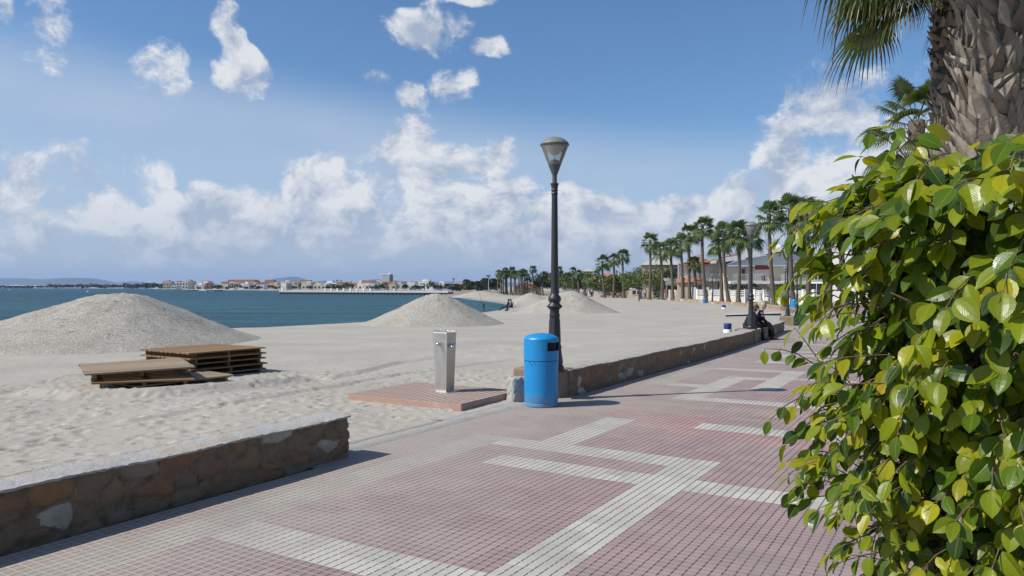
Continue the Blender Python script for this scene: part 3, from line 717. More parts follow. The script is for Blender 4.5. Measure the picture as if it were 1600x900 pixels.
# ------------------------------------------------------------------ sea walls
def build_wall(name, s0, s1, h, th, m, label, step=.12, amp=.012, cop=.014, group=None, wob=1.0, copm=None, rows_n=9, relief=0.0):
    root = empty(name, (*wfr(s0)[0], float(g(wfr(s0)[0][1]))), label, 'wall', group)
    ox, oy, oz = root.location
    nS = max(2, int((s1-s0)/step)+1); rows = [0, .25, .5, .75, 1.0] if step > .2 else list(np.linspace(0, 1, rows_n))
    body = MB(); V = []; nr = len(rows)
    def zt(s_): return h-.01*wob+.006*wob*math.sin(s_*1.3)+.005*wob*math.sin(s_*4.3+1)
    pts = []
    from mathutils import noise as mn
    sto = []
    def stone(a, b):
        w1 = mn.noise(Vector((a*3.1, b*3.1, 5)))*.10; w2 = mn.noise(Vector((a*3.1, b*3.1, 9)))*.08
        q = Vector(((a+w1)*4.3, (b+w2)*6.6, 0)); ds, ps = mn.voronoi(q); c = ps[0]; t1 = (math.sin(c.x*12.9+c.y*78.2)*43758.5) % 1; t2 = (math.sin(c.x*39.3+c.y*11.1)*24634.6) % 1
        return min(1, max(0, ds[1]-ds[0])), t1, t2
    for i in range(nS):
        s_ = s0+(s1-s0)*i/(nS-1); ring = []
        for r in rows:
            hh = -.1+(zt(s_)-cop+.1)*r; e_, tone, big = stone(s_, hh)
            sto.append((e_, tone, big)); p, d, n = wfr(s_, random.uniform(-amp, amp)-relief*(1-min(1, e_*5))*(r < .97)+relief*.5*(big-.5)*min(1, e_*5)); z = float(g(p[1]))+hh; ring.append((p[0]-ox, p[1]-oy, z-oz))
        for r in reversed(rows):
            sto.append((0, .5, .5)); p, d, n = wfr(s_, -th+random.uniform(-amp, amp)); z = float(g(p[1]))-.1+(zt(s_)-cop+.1)*r; ring.append((p[0]-ox, p[1]-oy, z-oz))
        pts.append(ring)
    k = len(pts[0])
    for ring in pts: V += ring
    Fq = []
    for i in range(nS-1):
        for j in range(k-1): Fq.append((i*k+j, i*k+j+1, (i+1)*k+j+1, (i+1)*k+j))
    me_o = MB(); me_o.v = V; me_o.f = Fq+[tuple(range(k))[::-1], tuple((nS-1)*k+q for q in range(k))]; me_o.mi = [0]*len(me_o.f); me_o.fa = [0]*len(me_o.f)
    wo = me_o.build('stonework', m, root, auto=60); arr = np.array(sto, np.float32)
    for q_, nm_ in enumerate(('edge', 'tone', 'big')):
        at_ = wo.data.attributes.new(nm_, 'FLOAT', 'POINT'); at_.data.foreach_set('value', arr[:, q_].copy())
    V = []; Fq = []; k = 10
    for i in range(nS):
        s_ = s0+(s1-s0)*i/(nS-1)+(-.01 if i == 0 else 0)+(.01 if i == nS-1 else 0); zz = zt(s_)
        for off, dz in ((.010, -cop-.01), (.014, -cop*.5), (.006, -.006), (-th*.2, .002), (-th*.4, .006), (-th*.6, .004), (-th*.8, 0), (-th+.0, -.012), (-th-.02, -cop*.5), (-th-.012, -cop-.02)):
            p, d, n = wfr(s_, off+random.uniform(-1, 1)*amp*1.0); V.append((p[0]-ox, p[1]-oy, float(g(p[1]))+zz+dz+random.uniform(-1, 1)*.005*wob-oz))
    for i in range(nS-1):
        for j in range(k-1): Fq.append((i*k+j, i*k+j+1, (i+1)*k+j+1, (i+1)*k+j))
    c = MB(); c.v = V; c.f = Fq+[tuple(range(k))[::-1], tuple((nS-1)*k+q for q in range(k))]; c.mi = [0]*len(c.f); c.fa = [0]*len(c.f)
    c.build('coping', copm or M_COPING, root, auto=40)
    return root
def pillar(root, s_, off, w, d_, h, m, label=None):
    p, d, n = wfr(s_, off); ox, oy, oz = root.location
    mb = MB(); rz = math.atan2(d[1], d[0]); z0 = float(g(p[1]))
    nz = 5; 
    mb.box((p[0]-ox, p[1]-oy, z0+h/2-.05-oz), (d_, w, h+.1), rz=rz)
    o = mb.build('pillar', m, root); b = o.modifiers.new('bevel', 'BEVEL'); b.width = .03; b.segments = 3
    return o
M_PILLAR = mat('rendered_pillar', painted((.26, .20, .145), .9, .4, 3, .6), spec=.2)
S_L = {k: s_at_Y(y) for k, y in zip((1, 2, 3, 4, 5, 6, 7), (11.7, 24.7, 40.3, 53.7, 66.6, 97, 120))}
wall_near = build_wall('stone_wall', -10, 5.79, .42, .36, M_RELIEF, 'low brown rubble wall with whitish top, in the left foreground', step=.035, amp=.004, rows_n=20, relief=.026)
wall_mid = build_wall('stone_wall', 10.75, s_at_Y(33.5), .42, .42, M_RELIEF, 'long low rubble wall running from the blue bin to the seated people', step=.07, amp=.006, rows_n=11, relief=.026, cop=.014, copm=M_THRESH)
pillar(wall_mid, 10.7, -.42, .80, .55, .43, M_PILLAR)
pillar(wall_mid, S_L[2], -.28, .66, .6, .44, M_PILLAR)
wall_l3 = build_wall('stone_wall', s_at_Y(39.3), s_at_Y(64), .42, .42, M_RUBBLE, 'short rubble wall beyond the seated people, under the third street lamp', step=.3, amp=.015, cop=.014, copm=M_THRESH)
pillar(wall_l3, s_at_Y(39.0), -.28, .7, .7, .46, M_PILLAR); pillar(wall_l3, S_L[3]+.6, -.28, .66, .6, .44, M_PILLAR)
wall_f1 = build_wall('stone_wall', s_at_Y(69), s_at_Y(101), .42, .42, M_RUBBLE_FAR, 'pale sunlit stone wall at the back of the beach, below the tall palms', step=.5, amp=.02, cop=.02, copm=M_THRESH)
wall_f2 = build_wall('stone_wall', s_at_Y(104), s_at_Y(175), .45, .42, M_RUBBLE_FAR, 'pale far stone wall edging the beach in front of the leafy trees', step=.8, amp=.02, cop=.02, copm=M_THRESH)
# crumbling end block beside the bin
mb = MB(); mb.box((0, 0, .19), (.30, .22, .42), taper=.86)
blk = mb.build('mortar_block', M_COPING); blk.location = (.085, 11.32, -.03); blk.rotation_euler = (0, 0, R(31)); bv = blk.modifiers.new('bevel', 'BEVEL'); bv.width = .03; bv.segments = 2
sb = blk.modifiers.new('sub', 'SUBSURF'); sb.subdivision_type = 'SIMPLE'; sb.levels = sb.render_levels = 3
tx = bpy.data.textures.new('rough', 'CLOUDS'); tx.noise_scale = .06; dm = blk.modifiers.new('d', 'DISPLACE'); dm.texture = tx; dm.strength = .05; dm.mid_level = .5
tag(blk, 'crumbling whitish mortar block at the wall end, just left of the blue bin', 'block')

# ------------------------------------------------------------------ sand piles
def pile(cx, cy, h, rl, rr, rn, label, seed, flat=.0, skew=0.0):
    n, k = 150, 44; z0 = ground_z(cx, cy); V = []; Fq = []
    th = np.linspace(0, 2*math.pi, n, endpoint=False); rr_ = np.linspace(0, 1, k)
    A, Q = np.meshgrid(th, rr_); rad = np.where(np.cos(A) < 0, rl, rr)*np.abs(np.cos(A))**2+rn*np.sin(A)**2
    rad = rad*(1+.10*np.interp(np.abs(((A*3+seed) % 6.283)-3.14), [0, 3.14], [0, 1])*.5)
    x = Q*rad*np.cos(A); y = Q*rad*np.sin(A)
    q = np.clip((Q-flat)/(1-flat), 0, 1)
    prof = np.interp(q, [0, .06, .14, .25, .5, .75, .88, 1.0], [1, .985, .93, .81, .49, .185, .06, -.06])
    wx, wy = x+cx, y+cy
    zz = h*prof+(.16*fbm(wx*.7, wy*.7, 4, seed)+.07*fbm(wx*3, wy*3, 3, seed+5)+.05*fbm(wx*9, wy*9, 2, seed+9))*np.clip(1.1-Q, 0, 1)*h*.75
    zz += skew*x/rr*h*np.clip(1-Q, 0, 1)
    bz, _, _ = base_height(wx, wy)
    base = z0+(bz-z0)*np.clip(Q*1.2, 0, 1)
    z = base+zz-.03*(Q > .97)
    idx = np.arange(n*k).reshape(k, n)
    Fq = np.stack([idx[:-1, :], np.roll(idx[:-1, :], -1, 1), np.roll(idx[1:, :], -1, 1), idx[1:, :]], -1).reshape(-1, 4)[:, ::-1]
    o = np_mesh('sand_pile', np.stack([x, y, z-z0], -1).reshape(-1, 3), Fq, M_PILE); o.location = (cx, cy, z0)
    return tag(o, label, 'sand pile', 'heaps of dredged sand on the beach')
pile(-12.7, 25.0, 1.55, 6.3, 4.3, 5.4, 'largest sand pile, streaked with dark weed, behind the stacked boards', 3, flat=.03)
pile(-3.95, 40.5, 1.62, 4.3, 3.6, 4.6, 'conical sand pile in mid beach, left of the street lamp', 12)
pile(4.9, 64, 1.75, 5.2, 4.2, 5.0, 'sand pile partly behind the nearest lamp post', 21)
pile(3.3, 134, 1.25, 4.0, 3.6, 4.0, 'small far sand pile in front of the far palm clump', 33)
pile(-8.0, 200, 1.3, 9, 9, 6, 'low distant sand pile beside the landward end of the pier', 41)

# ------------------------------------------------------------------ shower, slab, boards
slab = empty('shower_slab', (-.69, 10.4, 0), 'square pinkish terracotta slatted platform set in the sand', 'platform')
slab.rotation_euler = (0, 0, math.atan2(.5, -.87))
mb = MB(); mb.box((1.0, -.8, .048), (2.02, 1.62, .125)); mb.build('paving_block', M_SLAB, slab, bevel=.008)
mb = MB(); mb.box((1.0, -.8, -.03), (1.98, 1.58, .06)); mb.build('mortar_bed', M_COPING, slab)

sh = empty('beach_shower', (-1.02, 11.66, .11), 'stainless steel foot shower column on the pink platform', 'shower', rz=math.atan2(-.5, .87))
mb = MB(); i0 = 0
def frust(mb, a0, b0, a1, b1, z0, z1, m=None):
    i = len(mb.v)
    for a, b, z in ((a0, b0, z0), (a1, b1, z1)):
        for x, y in ((-a, -b), (a, -b), (a, b), (-a, b)): mb.v.append((x, y, z))
    for q in ((3, 2, 1, 0), (4, 5, 6, 7), (0, 1, 5, 4), (1, 2, 6, 5), (2, 3, 7, 6), (3, 0, 4, 7)): mb.f.append(tuple(i+k for k in q)); mb.mi.append(mb.mid(m) if m else 0); mb.fa.append(0)
frust(mb, .098, .105, .128, .125, 0, .90); mb.build('column', M_STEEL, sh, bevel=.004)
mb = MB(); frust(mb, .128, .004, .130, .004, .902, .945); o = mb.build('rim', M_STEEL, sh); o.location = (0, -.121, 0)
o2 = o.copy(); COL.objects.link(o2); o2.parent = sh; o2.location = (0, .121, -.015)
mb = MB(); mb.tube([(-.06, -.05, .915), (-.04, -.05, .95), (-.02, -.05, .93)], .008, 8); mb.build('nozzle', M_CHROME, sh, smooth=True); mb = MB(); mb.tube([(.05, .03, .905), (.05, .03, .935)], .013, 10); mb.build('push_button', M_CHROME, sh, smooth=True)
def tap(loc, rz):
    mb = MB(); mb.tube([(0, .01, 0), (0, -.035, 0), (0, -.05, 0)], [.020, .020, .026], 14); mb.tube([(0, -.05, 0), (0, -.075, -.012)], [.022, .015], 12)
    o = mb.build('tap', M_CHROME, sh, smooth=True); o.location = loc; o.rotation_euler = (0, 0, rz); return o
tap((-.01, -.121, .73), 0); tap((.118, .01, .71), R(90)); tap((.116, -.06, .70), R(90))
mb = MB(); mb.box((0, 0, .001), (.34, .34, .012)); mb.build('base_plate', M_STEEL, sh)

def deck(loc, rz, tx_=0, ty_=0, L=1.66, W=1.6, nb=11, m=M_WOODB, label='', seed=0):
    random.seed(seed)
    root = empty('deck_panel', loc, label, 'deck panel', 'wooden walkway panels stacked on the sand')
    root.rotation_euler = (tx_, ty_, rz)
    mb = MB(); bw = W/nb
    for i in range(nb):
        e = random.uniform(-.012, .012); mb.box((L/2+e, (i+.5)*bw, .075+.026/2+.001), (L, bw-.018, .026), a=random.random())
    mb.build('boards', m, root, attr='plank', bevel=.002)
    for k in range(3):
        mb = MB(); x = (.14, L/2, L-.14)[k]; mb.box((x, W/2-.0, .0375), (.05, W-.05, .075), a=random.random()); mb.build('joist', M_JOIST, root, attr='plank')
    return root
rzb = math.atan2(1.5, .8)        # back stack boards run away to the right
zb = .0
for i in range(5):
    jx, jy = random.uniform(-.05, .05), random.uniform(-.12, .12)
    lab = ['bottom panel of the rear stack of wooden deck panels', 'second panel from the bottom of the rear board stack', 'middle panel of the rear board stack, shifted to the left', 'second panel from the top of the rear board stack', 'top panel of the rear stack of brown wooden deck panels'][i]
    jx, jy = [(.0, -.02), (.03, .12), (-.02, -.0), (.02, -.06), (0, .0)][i]
    if i == 2: jy = .16
    deck((-5.90+jx, 14.05+jy*.3, -.035+i*.1045), math.atan2(1.45, .95), 0, 0, 1.72, 1.62, 12, M_WOODB, lab, i)
# front stack
deck((-6.05, 12.3, .0), math.atan2(1.1, 1.14), R(-1), R(-2), 1.66, 1.5, 9, M_WOOD, 'lowest pale deck panel lying on the sand between the two board stacks', 11)
deck((-6.55, 11.95, .10), math.atan2(.75, 1.4), R(2.5), R(1), 1.5, 1.45, 9, M_WOODB, 'middle deck panel of the front stack, sticking out to the left', 12)
deck((-6.66, 11.98, .235), math.atan2(.86, 1.34), R(1.5), R(-1), 1.62, 1.45, 9, M_WOOD, 'top pale deck panel of the front stack of boards', 13)
random.seed(5)

# ------------------------------------------------------------------ blue bin
def make_bin(loc, label, s_=1.0, rz=0.0, detail=True):
    root = empty('litter_bin', loc, label, 'litter bin', 'blue litter bins along the promenade', rz)
    mb = MB(); r = .25
    mb.lathe([(r*.90, 0), (r*.945, .012), (r*.95, .05), (r*.93, .055), (r*.965, .075), (r*.97, .2), (r*.985, .645), (r*.985, .648)], 64); mb.build('body', M_BIN, root, auto=35)
    # upper part with a real opening
    mb = MB(); n = 64; zs = [.656, .70, .795, .915, .945]; i0 = 0
    for z in zs:
        for k in range(n):
            a = 2*math.pi*k/n; mb.v.append((r*math.cos(a), r*math.sin(a), z))
    for j in range(len(zs)-1):
        for k in range(n):
            a = (360*(k+.5)/n) % 360
            if j == 2 and (a < 44 or a > 328): continue
            if j == 2 and 152 < a < 208: continue
            mb.f.append((j*n+k, j*n+(k+1) % n, (j+1)*n+(k+1) % n, (j+1)*n+k)); mb.mi.append(0); mb.fa.append(0)
    mb.build('upper_body', M_BIN, root, smooth=True)
    mb = MB(); mb.lathe([(r*.93, .645), (r*.95, .66)], 48); mb.lathe([(r*.86, .72), (r*.86, .94)], 40); mb.build('liner', M_BLACK, root)
    mb = MB(); mb.lathe([(r*1.0, .9455), (r*1.012, .95), (r*1.0, .963), (r*.93, .985), (r*.78, 1.008), (r*.5, 1.028), (r*.2, 1.038), (.004, 1.04)], 64); mb.build('lid', M_BIN, root, auto=40)
    if detail:
        mb = MB(); mb.sphere((-.02, -r*1.0, .635), .007); mb.sphere((.055, -r*.975, .63), .007); mb.tube([(-.015, -r-.002, .63), (.03, -r-.004, .585)], .0025, 6); mb.build('latch', M_LINE, root, smooth=True)
    root.scale = (s_, s_, s_); return root
bin0 = make_bin((.417, 10.98, .0), 'bright blue cylindrical litter bin at the wall end, nearest and largest', rz=R(-38))
bin1 = copy_tree(bin0); bin1.location = (atx(1241, 62), 62, float(g(62))+.0); bin1['label'] = 'small blue litter bin by the dark lamp posts near the white fence'
bin1.scale = (1.0, 1.0, 1.08)
bin2 = copy_tree(bin0); bin2.location = (atx(1101, 99), 99, float(g(99))-.3); bin2['label'] = 'tiny blue litter bin at the far gap in the pale stone wall'

# ------------------------------------------------------------------ street lamps
def make_lamp(loc, label):
    root = empty('street_lamp', loc, label, 'street lamp', 'dark cast iron street lamps on the sea wall')
    mb = MB()
    mb.box((0, 0, .012), (.30, .30, .03))
    mb.lathe([(.14, .02), (.145, .05), (.135, .08), (.12, .10), (.128, .13), (.125, .16), (.105, .30), (.100, .34), (.108, .36), (.104, .38), (.092, .42), (.078, .80), (.074, .835), (.083, .85), (.083, .865), (.072, .875), (.070, .93), (.078, .95), (.098, .965), (.112, .99), (.108, 1.01), (.085, 1.03), (.075, 1.05), (.085, 1.065), (.098, 1.09), (.098, 1.12), (.088, 1.145), (.066, 1.165), (.060, 1.20), (.056, 1.4), (.0445, 2.72)], 32)
    # raised panels on the shaft foot
    for k in range(8):
        a = k*math.pi/4; 
        mb.tube([(.090*math.cos(a), .090*math.sin(a), .45), (.077*math.cos(a), .077*math.sin(a), .79)], .006, 6)
    mb.lathe([(.044, 2.70), (.052, 2.72), (.052, 2.732), (.045, 2.74), (.045, 2.76), (.053, 2.768), (.053, 2.78), (.046, 2.79), (.050, 2.83), (.062, 2.865), (.063, 2.88), (.045, 2.885)], 28)
    for k in range(12):
        a = k*math.pi/6; mb.sphere((.108*math.cos(a), .108*math.sin(a), .992), .012, 6, 4)
    mb.build('post', M_LAMPIRON, root, auto=45)
    head = MB(); head.lathe([(.036, 2.88), (.036, 3.0), (.047, 3.03), (.096, 3.16), (.098, 3.165), (.086, 3.168)], 32, m=M_CAPDK); hd = head.build('lamp_neck', M_CAPDK, root, auto=40)
    b = MB(); b.lathe([(.098, 3.166), (.212, 3.462)], 40, caps=False); b.build('glass_bowl', M_BOWL, root, smooth=True)
    c = MB(); c.lathe([(.205, 3.455), (.220, 3.46), (.222, 3.472), (.215, 3.478)], 40); c.build('rim', M_CAPDK, root, auto=40)
    c = MB(); c.lathe([(.219, 3.479), (.205, 3.505), (.165, 3.545), (.11, 3.575), (.05, 3.592), (.004, 3.596)], 40); c.build('cap', M_CAP, root, auto=50)
    d = MB(); d.lathe([(.012, 3.315), (.06, 3.33), (.10, 3.37), (.135, 3.42), (.15, 3.453)], 32); d.build('reflector', M_DIFF, root, smooth=True)
    d = MB(); d.lathe([(.082, 3.169), (.078, 3.20), (.062, 3.232), (.03, 3.245), (.004, 3.247)], 28); d.tube([(0, 0, 3.24), (0, 0, 3.33)], .004, 6); d.build('gear_cover', M_CAP, root, smooth=True)
    return root
lp = [(.645, 11.62, .425, 'nearest street lamp, tall and dark, on the wall behind the blue bin'),
      (7.72, 24.8, .345, 'second street lamp, behind the two seated people in black'),
      (14.5, 40.4, .17, 'third street lamp, on a stone pillar right of the blond seated person'),
      (atx(1245.5, 53.8), 53.8, .08, 'lamp just right of the small blue bin by the white fence'),
      (atx(1227, 66.8), 66.8, -.03, 'thin lamp left of the small blue bin, just left of the third lamp'),
      (atx(1113, 96), 96, -.13, 'slim distant lamp in front of the white garden gate'),
      (atx(1069, 120), 120, -.32, 'faintest far lamp post, between palms by the tiled lean-to')]
L0 = None
for i, (x, y, z, lab) in enumerate(lp):
    if L0 is None: L0 = make_lamp((x, y, z), lab); L0.scale = (1, 1, .985)
    else:
        c = copy_tree(L0); c.location = (x, y, z); c['label'] = lab; c.scale = (.96, .96, .96)

# ------------------------------------------------------------------ palms
def fan(mb, base, d, size, nseg, droop=.5, roll=0.0, pet=.9, narrow=.9, tone=0.0, fine=False, uvs=None, wind=(0, 0, 0)):
    """a fan leaf: petiole from base along d, then nseg pointed segments"""
    d = Vector(d).normalized(); up = Vector((0, 0, 1)); side = d.cross(up); side = side.normalized() if side.length > .05 else Vector((1, 0, 0))
    nrm = side.cross(d).normalized(); q = Matrix.Rotation(roll, 3, d); side = q @ side; nrm = q @ nrm
    hub = base+d*size*pet+Vector((0, 0, -1))*size*pet*.18*droop
    pw = .018*size
    mb.face([base-side*pw*1.4, base+side*pw*1.4, hub+side*pw, hub-side*pw]); 
    if uvs is not None: uvs += [(0, 0)]*4
    hd = (hub-base).normalized()
    for k in range(nseg):
        a = -2.15+4.3*(k+.5)/nseg
        sd = (hd*math.cos(a)+side*math.sin(a)).normalized()
        L = size*(.95-.25*abs(a)/2.15)*random.uniform(.9, 1.08); wd = size*2.15*math.pi/nseg*.5*narrow*.34
        ax = sd.cross(nrm).normalized(); 
        st = [0, .45, .75, 1.0] if not fine else [0, .25, .5, .68, .84, 1.0]
        pts = []
        for t_ in st:
            fall = droop*(max(0, t_-.35)**1.7)*1.25
            p = hub+sd*L*t_*(1-.25*fall)+Vector((0, 0, -1))*L*fall+nrm*size*.06*math.sin(t_*2)+Vector(wind)*L*t_*t_
            pts.append(p)
        for j in range(len(st)-1):
            def wj(t_): return wd*(min(1, .25+t_*2.2) if t_ < .45 else max(.04, (1-t_)/.55))
            w0, w1 = wj(st[j]), wj(st[j+1])
            mb.face([pts[j]-ax*w0, pts[j]+ax*w0, pts[j+1]+ax*w1, pts[j+1]-ax*w1])
            if uvs is not None: uvs += [(-1, st[j]), (1, st[j]), (1, st[j+1]), (-1, st[j+1])]
def crown_mesh(seed, nl=27, size=.85, nseg=13, wind=(.12, 0, 0)):
    random.seed(seed); mb = MB()
    for i in range(nl):
        u = (i+.5)/nl; el = R(80)-u*R(128)+random.uniform(-.12, .12); a = i*2.399+random.uniform(-.3, .3)
        d = Vector((math.cos(el)*math.cos(a), math.cos(el)*math.sin(a), math.sin(el)))+Vector(wind)
        fan(mb, Vector((0, 0, -.35*u)), d, size*random.uniform(.85, 1.1), nseg, droop=.35+.75*u, pet=.95 if u > .1 else .7, roll=random.uniform(-.5, .5), narrow=1.0, wind=(wind[0]*.7, 0, 0))
    return mb
def trunk_mesh(seed, H, r0=.2, r1=.15, boot=False):
    random.seed(seed); mb = MB(); prof = []; n = int(H/.16)
    bend = random.uniform(-.25, .25); b2 = random.uniform(-.2, .2); rings = []
    for j in range(n+1):
        t_ = j/n; r = r0+(r1-r0)*t_**.6+.17*math.exp(-t_*H/.35)
        r += (.012 if j % 2 else -.012)+random.uniform(-.008, .012)+(.05*max(0, t_-.86)/.14)
        rings.append((Vector((bend*math.sin(t_*2.4), b2*math.sin(t_*3.0), t_*H)), r))
    k = 12
    for p, r in rings:
        for q in range(k):
            a = 2*math.pi*q/k; rr = r*(1+random.uniform(-.05, .05)); mb.v.append((p.x-rings[-1][0].x*(0)+rr*math.cos(a), p.y+rr*math.sin(a), p.z))
    for j in range(n):
        for q in range(k): mb.f.append((j*k+q, j*k+(q+1) % k, (j+1)*k+(q+1) % k, (j+1)*k+q)); mb.mi.append(0); mb.fa.append(0)
    return mb, rings[-1][0]
CROWNS = [crown_mesh(100+i, wind=(.12+.05*i, 0, 0)) for i in range(4)]; TRUNKS = []
PROTO = []
for i in range(4):
    tm, tip = trunk_mesh(200+i, 1.0*8.5)
    r = empty('palm_tree', (0, 0, 0)); a = tm.build('trunk', M_PALMT, r, smooth=True); c = CROWNS[i].build('crown', M_PALMF, r); c.location = (tip.x, tip.y, 8.5)
    PROTO.append((r, a, c, tip))
used = [False]*4; pcount = 0
def place_palm(px, by, cx, cy, Y, label, group, ct=1.0, var=None):
    """px,by: foot in the picture; cx,cy: centre of crown; Y: distance"""
    global pcount
    i = pcount % 4 if var is None else var; pcount += 1
    foot = at(px, by, Y); top = at(cx, cy, Y); H = top.z-foot.z
    r0, a0, c0, tip = PROTO[i]
    if not used[i]: r = r0; a = a0; c = c0; used[i] = True
    else:
        r = r0.copy(); COL.objects.link(r); a = a0.copy(); COL.objects.link(a); a.parent = r; c = c0.copy(); COL.objects.link(c); c.parent = r
    r.location = (foot.x, foot.y, foot.z-.1); lean = math.atan2(top.x-foot.x, H)
    r.rotation_euler = (0, lean, 0); H = math.hypot(H, top.x-foot.x)+.1
    rz = random.uniform(-.5, .5); rt = random.uniform(0, 6.28)
    tw = 1.28; a.scale = (tw, tw, H/8.5); a.rotation_euler = (0, 0, rt)
    c.location = (tip.x*math.cos(rt)-tip.y*math.sin(rt), tip.x*math.sin(rt)+tip.y*math.cos(rt), H); c.scale = (ct, ct, ct); c.rotation_euler = (0, 0, rz)
    tag(r, label, 'palm tree', group); return r
G1 = 'palms along the promenade'
DT = [(975, 465, 974, 398, 150, 'palm with a small round crown, rightmost of the three left of the leafy trees', .95), (958, 465.5, 958, 404, 156, 'middle one of the three palms left of the leafy trees', .95), (945, 465, 942, 408, 158, 'bushy crowned palm, leftmost of the three left of the leafy trees', 1.15),
      (1015, 467, 1014, 376, 132, 'tall palm rising from the leafy trees, first of the main row from the left', 1.1), (1034, 467.5, 1030, 390, 130, 'shorter palm between the leafy tree and the first tall palm', 1.1), (1052, 468, 1048, 385, 124, 'palm in front of the beige house, third of the main row', 1.1),
      (1066.5, 469, 1062, 378, 120, 'fourth palm of the main row, left of the tiled lean-to', 1.1), (1078, 469.5, 1076, 364, 116, 'tall palm with trunk crossing the tiled lean-to', 1.15), (1085, 470, 1082, 410, 116, 'dwarf palm with low crown at roof height', .8),
      (1103, 471, 1099, 353, 110, 'tallest slim palm by the white gate', 1.15), (1128, 472, 1122, 376, 104, 'palm with low crown left of the curved trunk', 1.15), (1139, 473, 1132, 364, 102, 'palm with a curved trunk before the balcony house', 1.2),
      (1153.5, 473.6, 1150, 361, 98, 'palm just left of the second street lamp', 1.2), (1171, 474.5, 1167, 366, 96, 'palm hidden partly by the second street lamp', 1.2),
      (1210, 477, 1203, 334, 84, 'stout palm with flared base behind the blond seated person', 1.2), (1240, 478, 1235, 327, 80, 'tall palm behind the third street lamp', 1.25), (1262, 478.5, 1255, 331, 78, 'palm right of the small blue bin', 1.25),
      (1295, 481, 1288, 345, 68, 'palm half covered by the fig leaves, far side of the path', 1.15), (1320, 483, 1318, 335, 62, 'palm mostly covered by the fig shrub, near the path end', 1.15)]
for px, by, cx, cy, Y, lab, ct in DT: place_palm(px, by, cx, cy, Y, lab, G1, ct*1.22)
G2 = 'far palms around the bay'
far = [(873, 420), (887, 430), (894, 421), (904, 426), (912, 431), (919, 432), (932, 426), (849, 428), (832, 419), (862, 430)]
names = {887: 'first of the slim far palms left of the kiosk above the third sand pile', 894: 'far palm with high crown directly right of the blue kiosk', 904: 'far palm left of the yellow tower house', 912: 'low crowned far palm at the left wall of the yellow tower house', 919: 'low crowned far palm in front of the yellow tower house', 873: 'far palm just right of the nearest lamp post', 832: 'far palm standing alone, tallest left of the nearest lamp post', 849: 'far palm touching the left side of the nearest lamp post', 932: 'far palm left of the bushy crowned palm', 862: 'far palm directly behind the nearest lamp post'}
for px, cy in far:
    place_palm(px+random.uniform(-1, 1), 461.5, px, cy+1, 205+random.uniform(-8, 8), names.get(px, 'slim far palm between the nearest lamp post and the yellow tower house'), G2, .95)
ORD = ['leftmost', 'second', 'third', 'fourth', 'fifth', 'sixth', 'seventh', 'eighth', 'ninth', 'tenth', 'eleventh', 'twelfth', 'thirteenth', 'rightmost']
for k, px in enumerate([779, 783, 787, 790, 793, 797, 800, 803, 806, 810, 813, 816, 819, 823]):
    place_palm(px+random.uniform(-.3, .3), 460.5, px, 430-5*math.sin((px-776)/48*3.1)+random.uniform(-5, 3), 225+random.uniform(-10, 14), f'{ORD[k]} slim palm{"" if k in (0, 13) else " from the left"} in the dense far clump left of the nearest lamp', G2, .92)

# near palms at the upper right, with old leaf bases
def boots(mb, P0, P1, r, rows, per, L, w_, seed, lean=.30):
    random.seed(seed); ax = (P1-P0); H = ax.length; dz = ax.normalized(); tx1 = dz.cross(Vector((0, 1, 0))).normalized(); ty1 = dz.cross(tx1).normalized()
    for i in range(rows):
        for j in range(per):
            a = 2*math.pi*(j+(i % 2)*.5+random.uniform(-.18, .18))/per; h = (i+random.uniform(-.3, .3))/rows*H
            rad = tx1*math.cos(a)+ty1*math.sin(a); tan = dz.cross(rad).normalized()
            tilt = random.choice((-.55, .55, 0))+random.uniform(-.3, .3); l = L*random.uniform(.6, 1.35); ww = w_*random.uniform(.75, 1.15); ln = lean*random.uniform(.4, 1.5)
            c = P0+dz*h+rad*r*.93; tone = random.random(); fr_ = random.uniform(-.5, .5)
            dirv = (dz*math.cos(tilt)+tan*math.sin(tilt)).normalized()
            st = [(0, 1.0, .0), (.35, .95, .35), (.7, .55, .8), (1.0, .10, 1.1)]; prev = None
            for t_, wk, o_ in st:
                m_ = c+dirv*l*t_+rad*(ln*l*o_+.004); e = tan*ww*wk*.5; lift = rad*ww*.16*wk
                m_ = m_+tan*ww*.35*fr_*t_*t_; cur = (m_-e-lift, m_+lift*.6, m_+e-lift)
                if prev: mb.face([prev[0], prev[1], cur[1], cur[0]], a=tone); mb.face([prev[1], prev[2], cur[2], cur[1]], a=tone)
                prev = cur
def near_palm(x, y, r, H, label, seed, crown=None, frond=None, rows=34, per=11, zlo=0.0, L=.26, w_=.2):
    root = empty('palm_tree', (x, y, 0), label, 'palm tree', 'large palms beside the fig shrub')
    mb = MB(); mb.lathe([(r*1.35, -.05), (r*1.1, .3), (r, .8), (r*.97, H*.6), (r*.9, H)], 28); tr = mb.build('trunk', M_PALMT, root, smooth=True)
    b = MB(); boots(b, Vector((0, 0, zlo)), Vector((0, 0, H)), r, rows, per, L, w_, seed); b.build('leaf_bases', M_BOOT, root, attr='tone', smooth=False)
    if crown: 
        mb = MB(); uv = []; random.seed(seed+1)
        for d, sz, dr, ro, bz in crown: fan(mb, Vector((0, 0, H+bz))+Vector(d).normalized()*r*.5, d, sz, 38, droop=dr, roll=ro, pet=.95, narrow=1.0, fine=True, uvs=uv, wind=(-.03, 0, 0))
        o = mb.build('crown', M_NFROND, root); l = o.data.uv_layers.new(name='leaf'); l.data.foreach_set('uv', np.array(uv, np.float32).ravel())
    return root
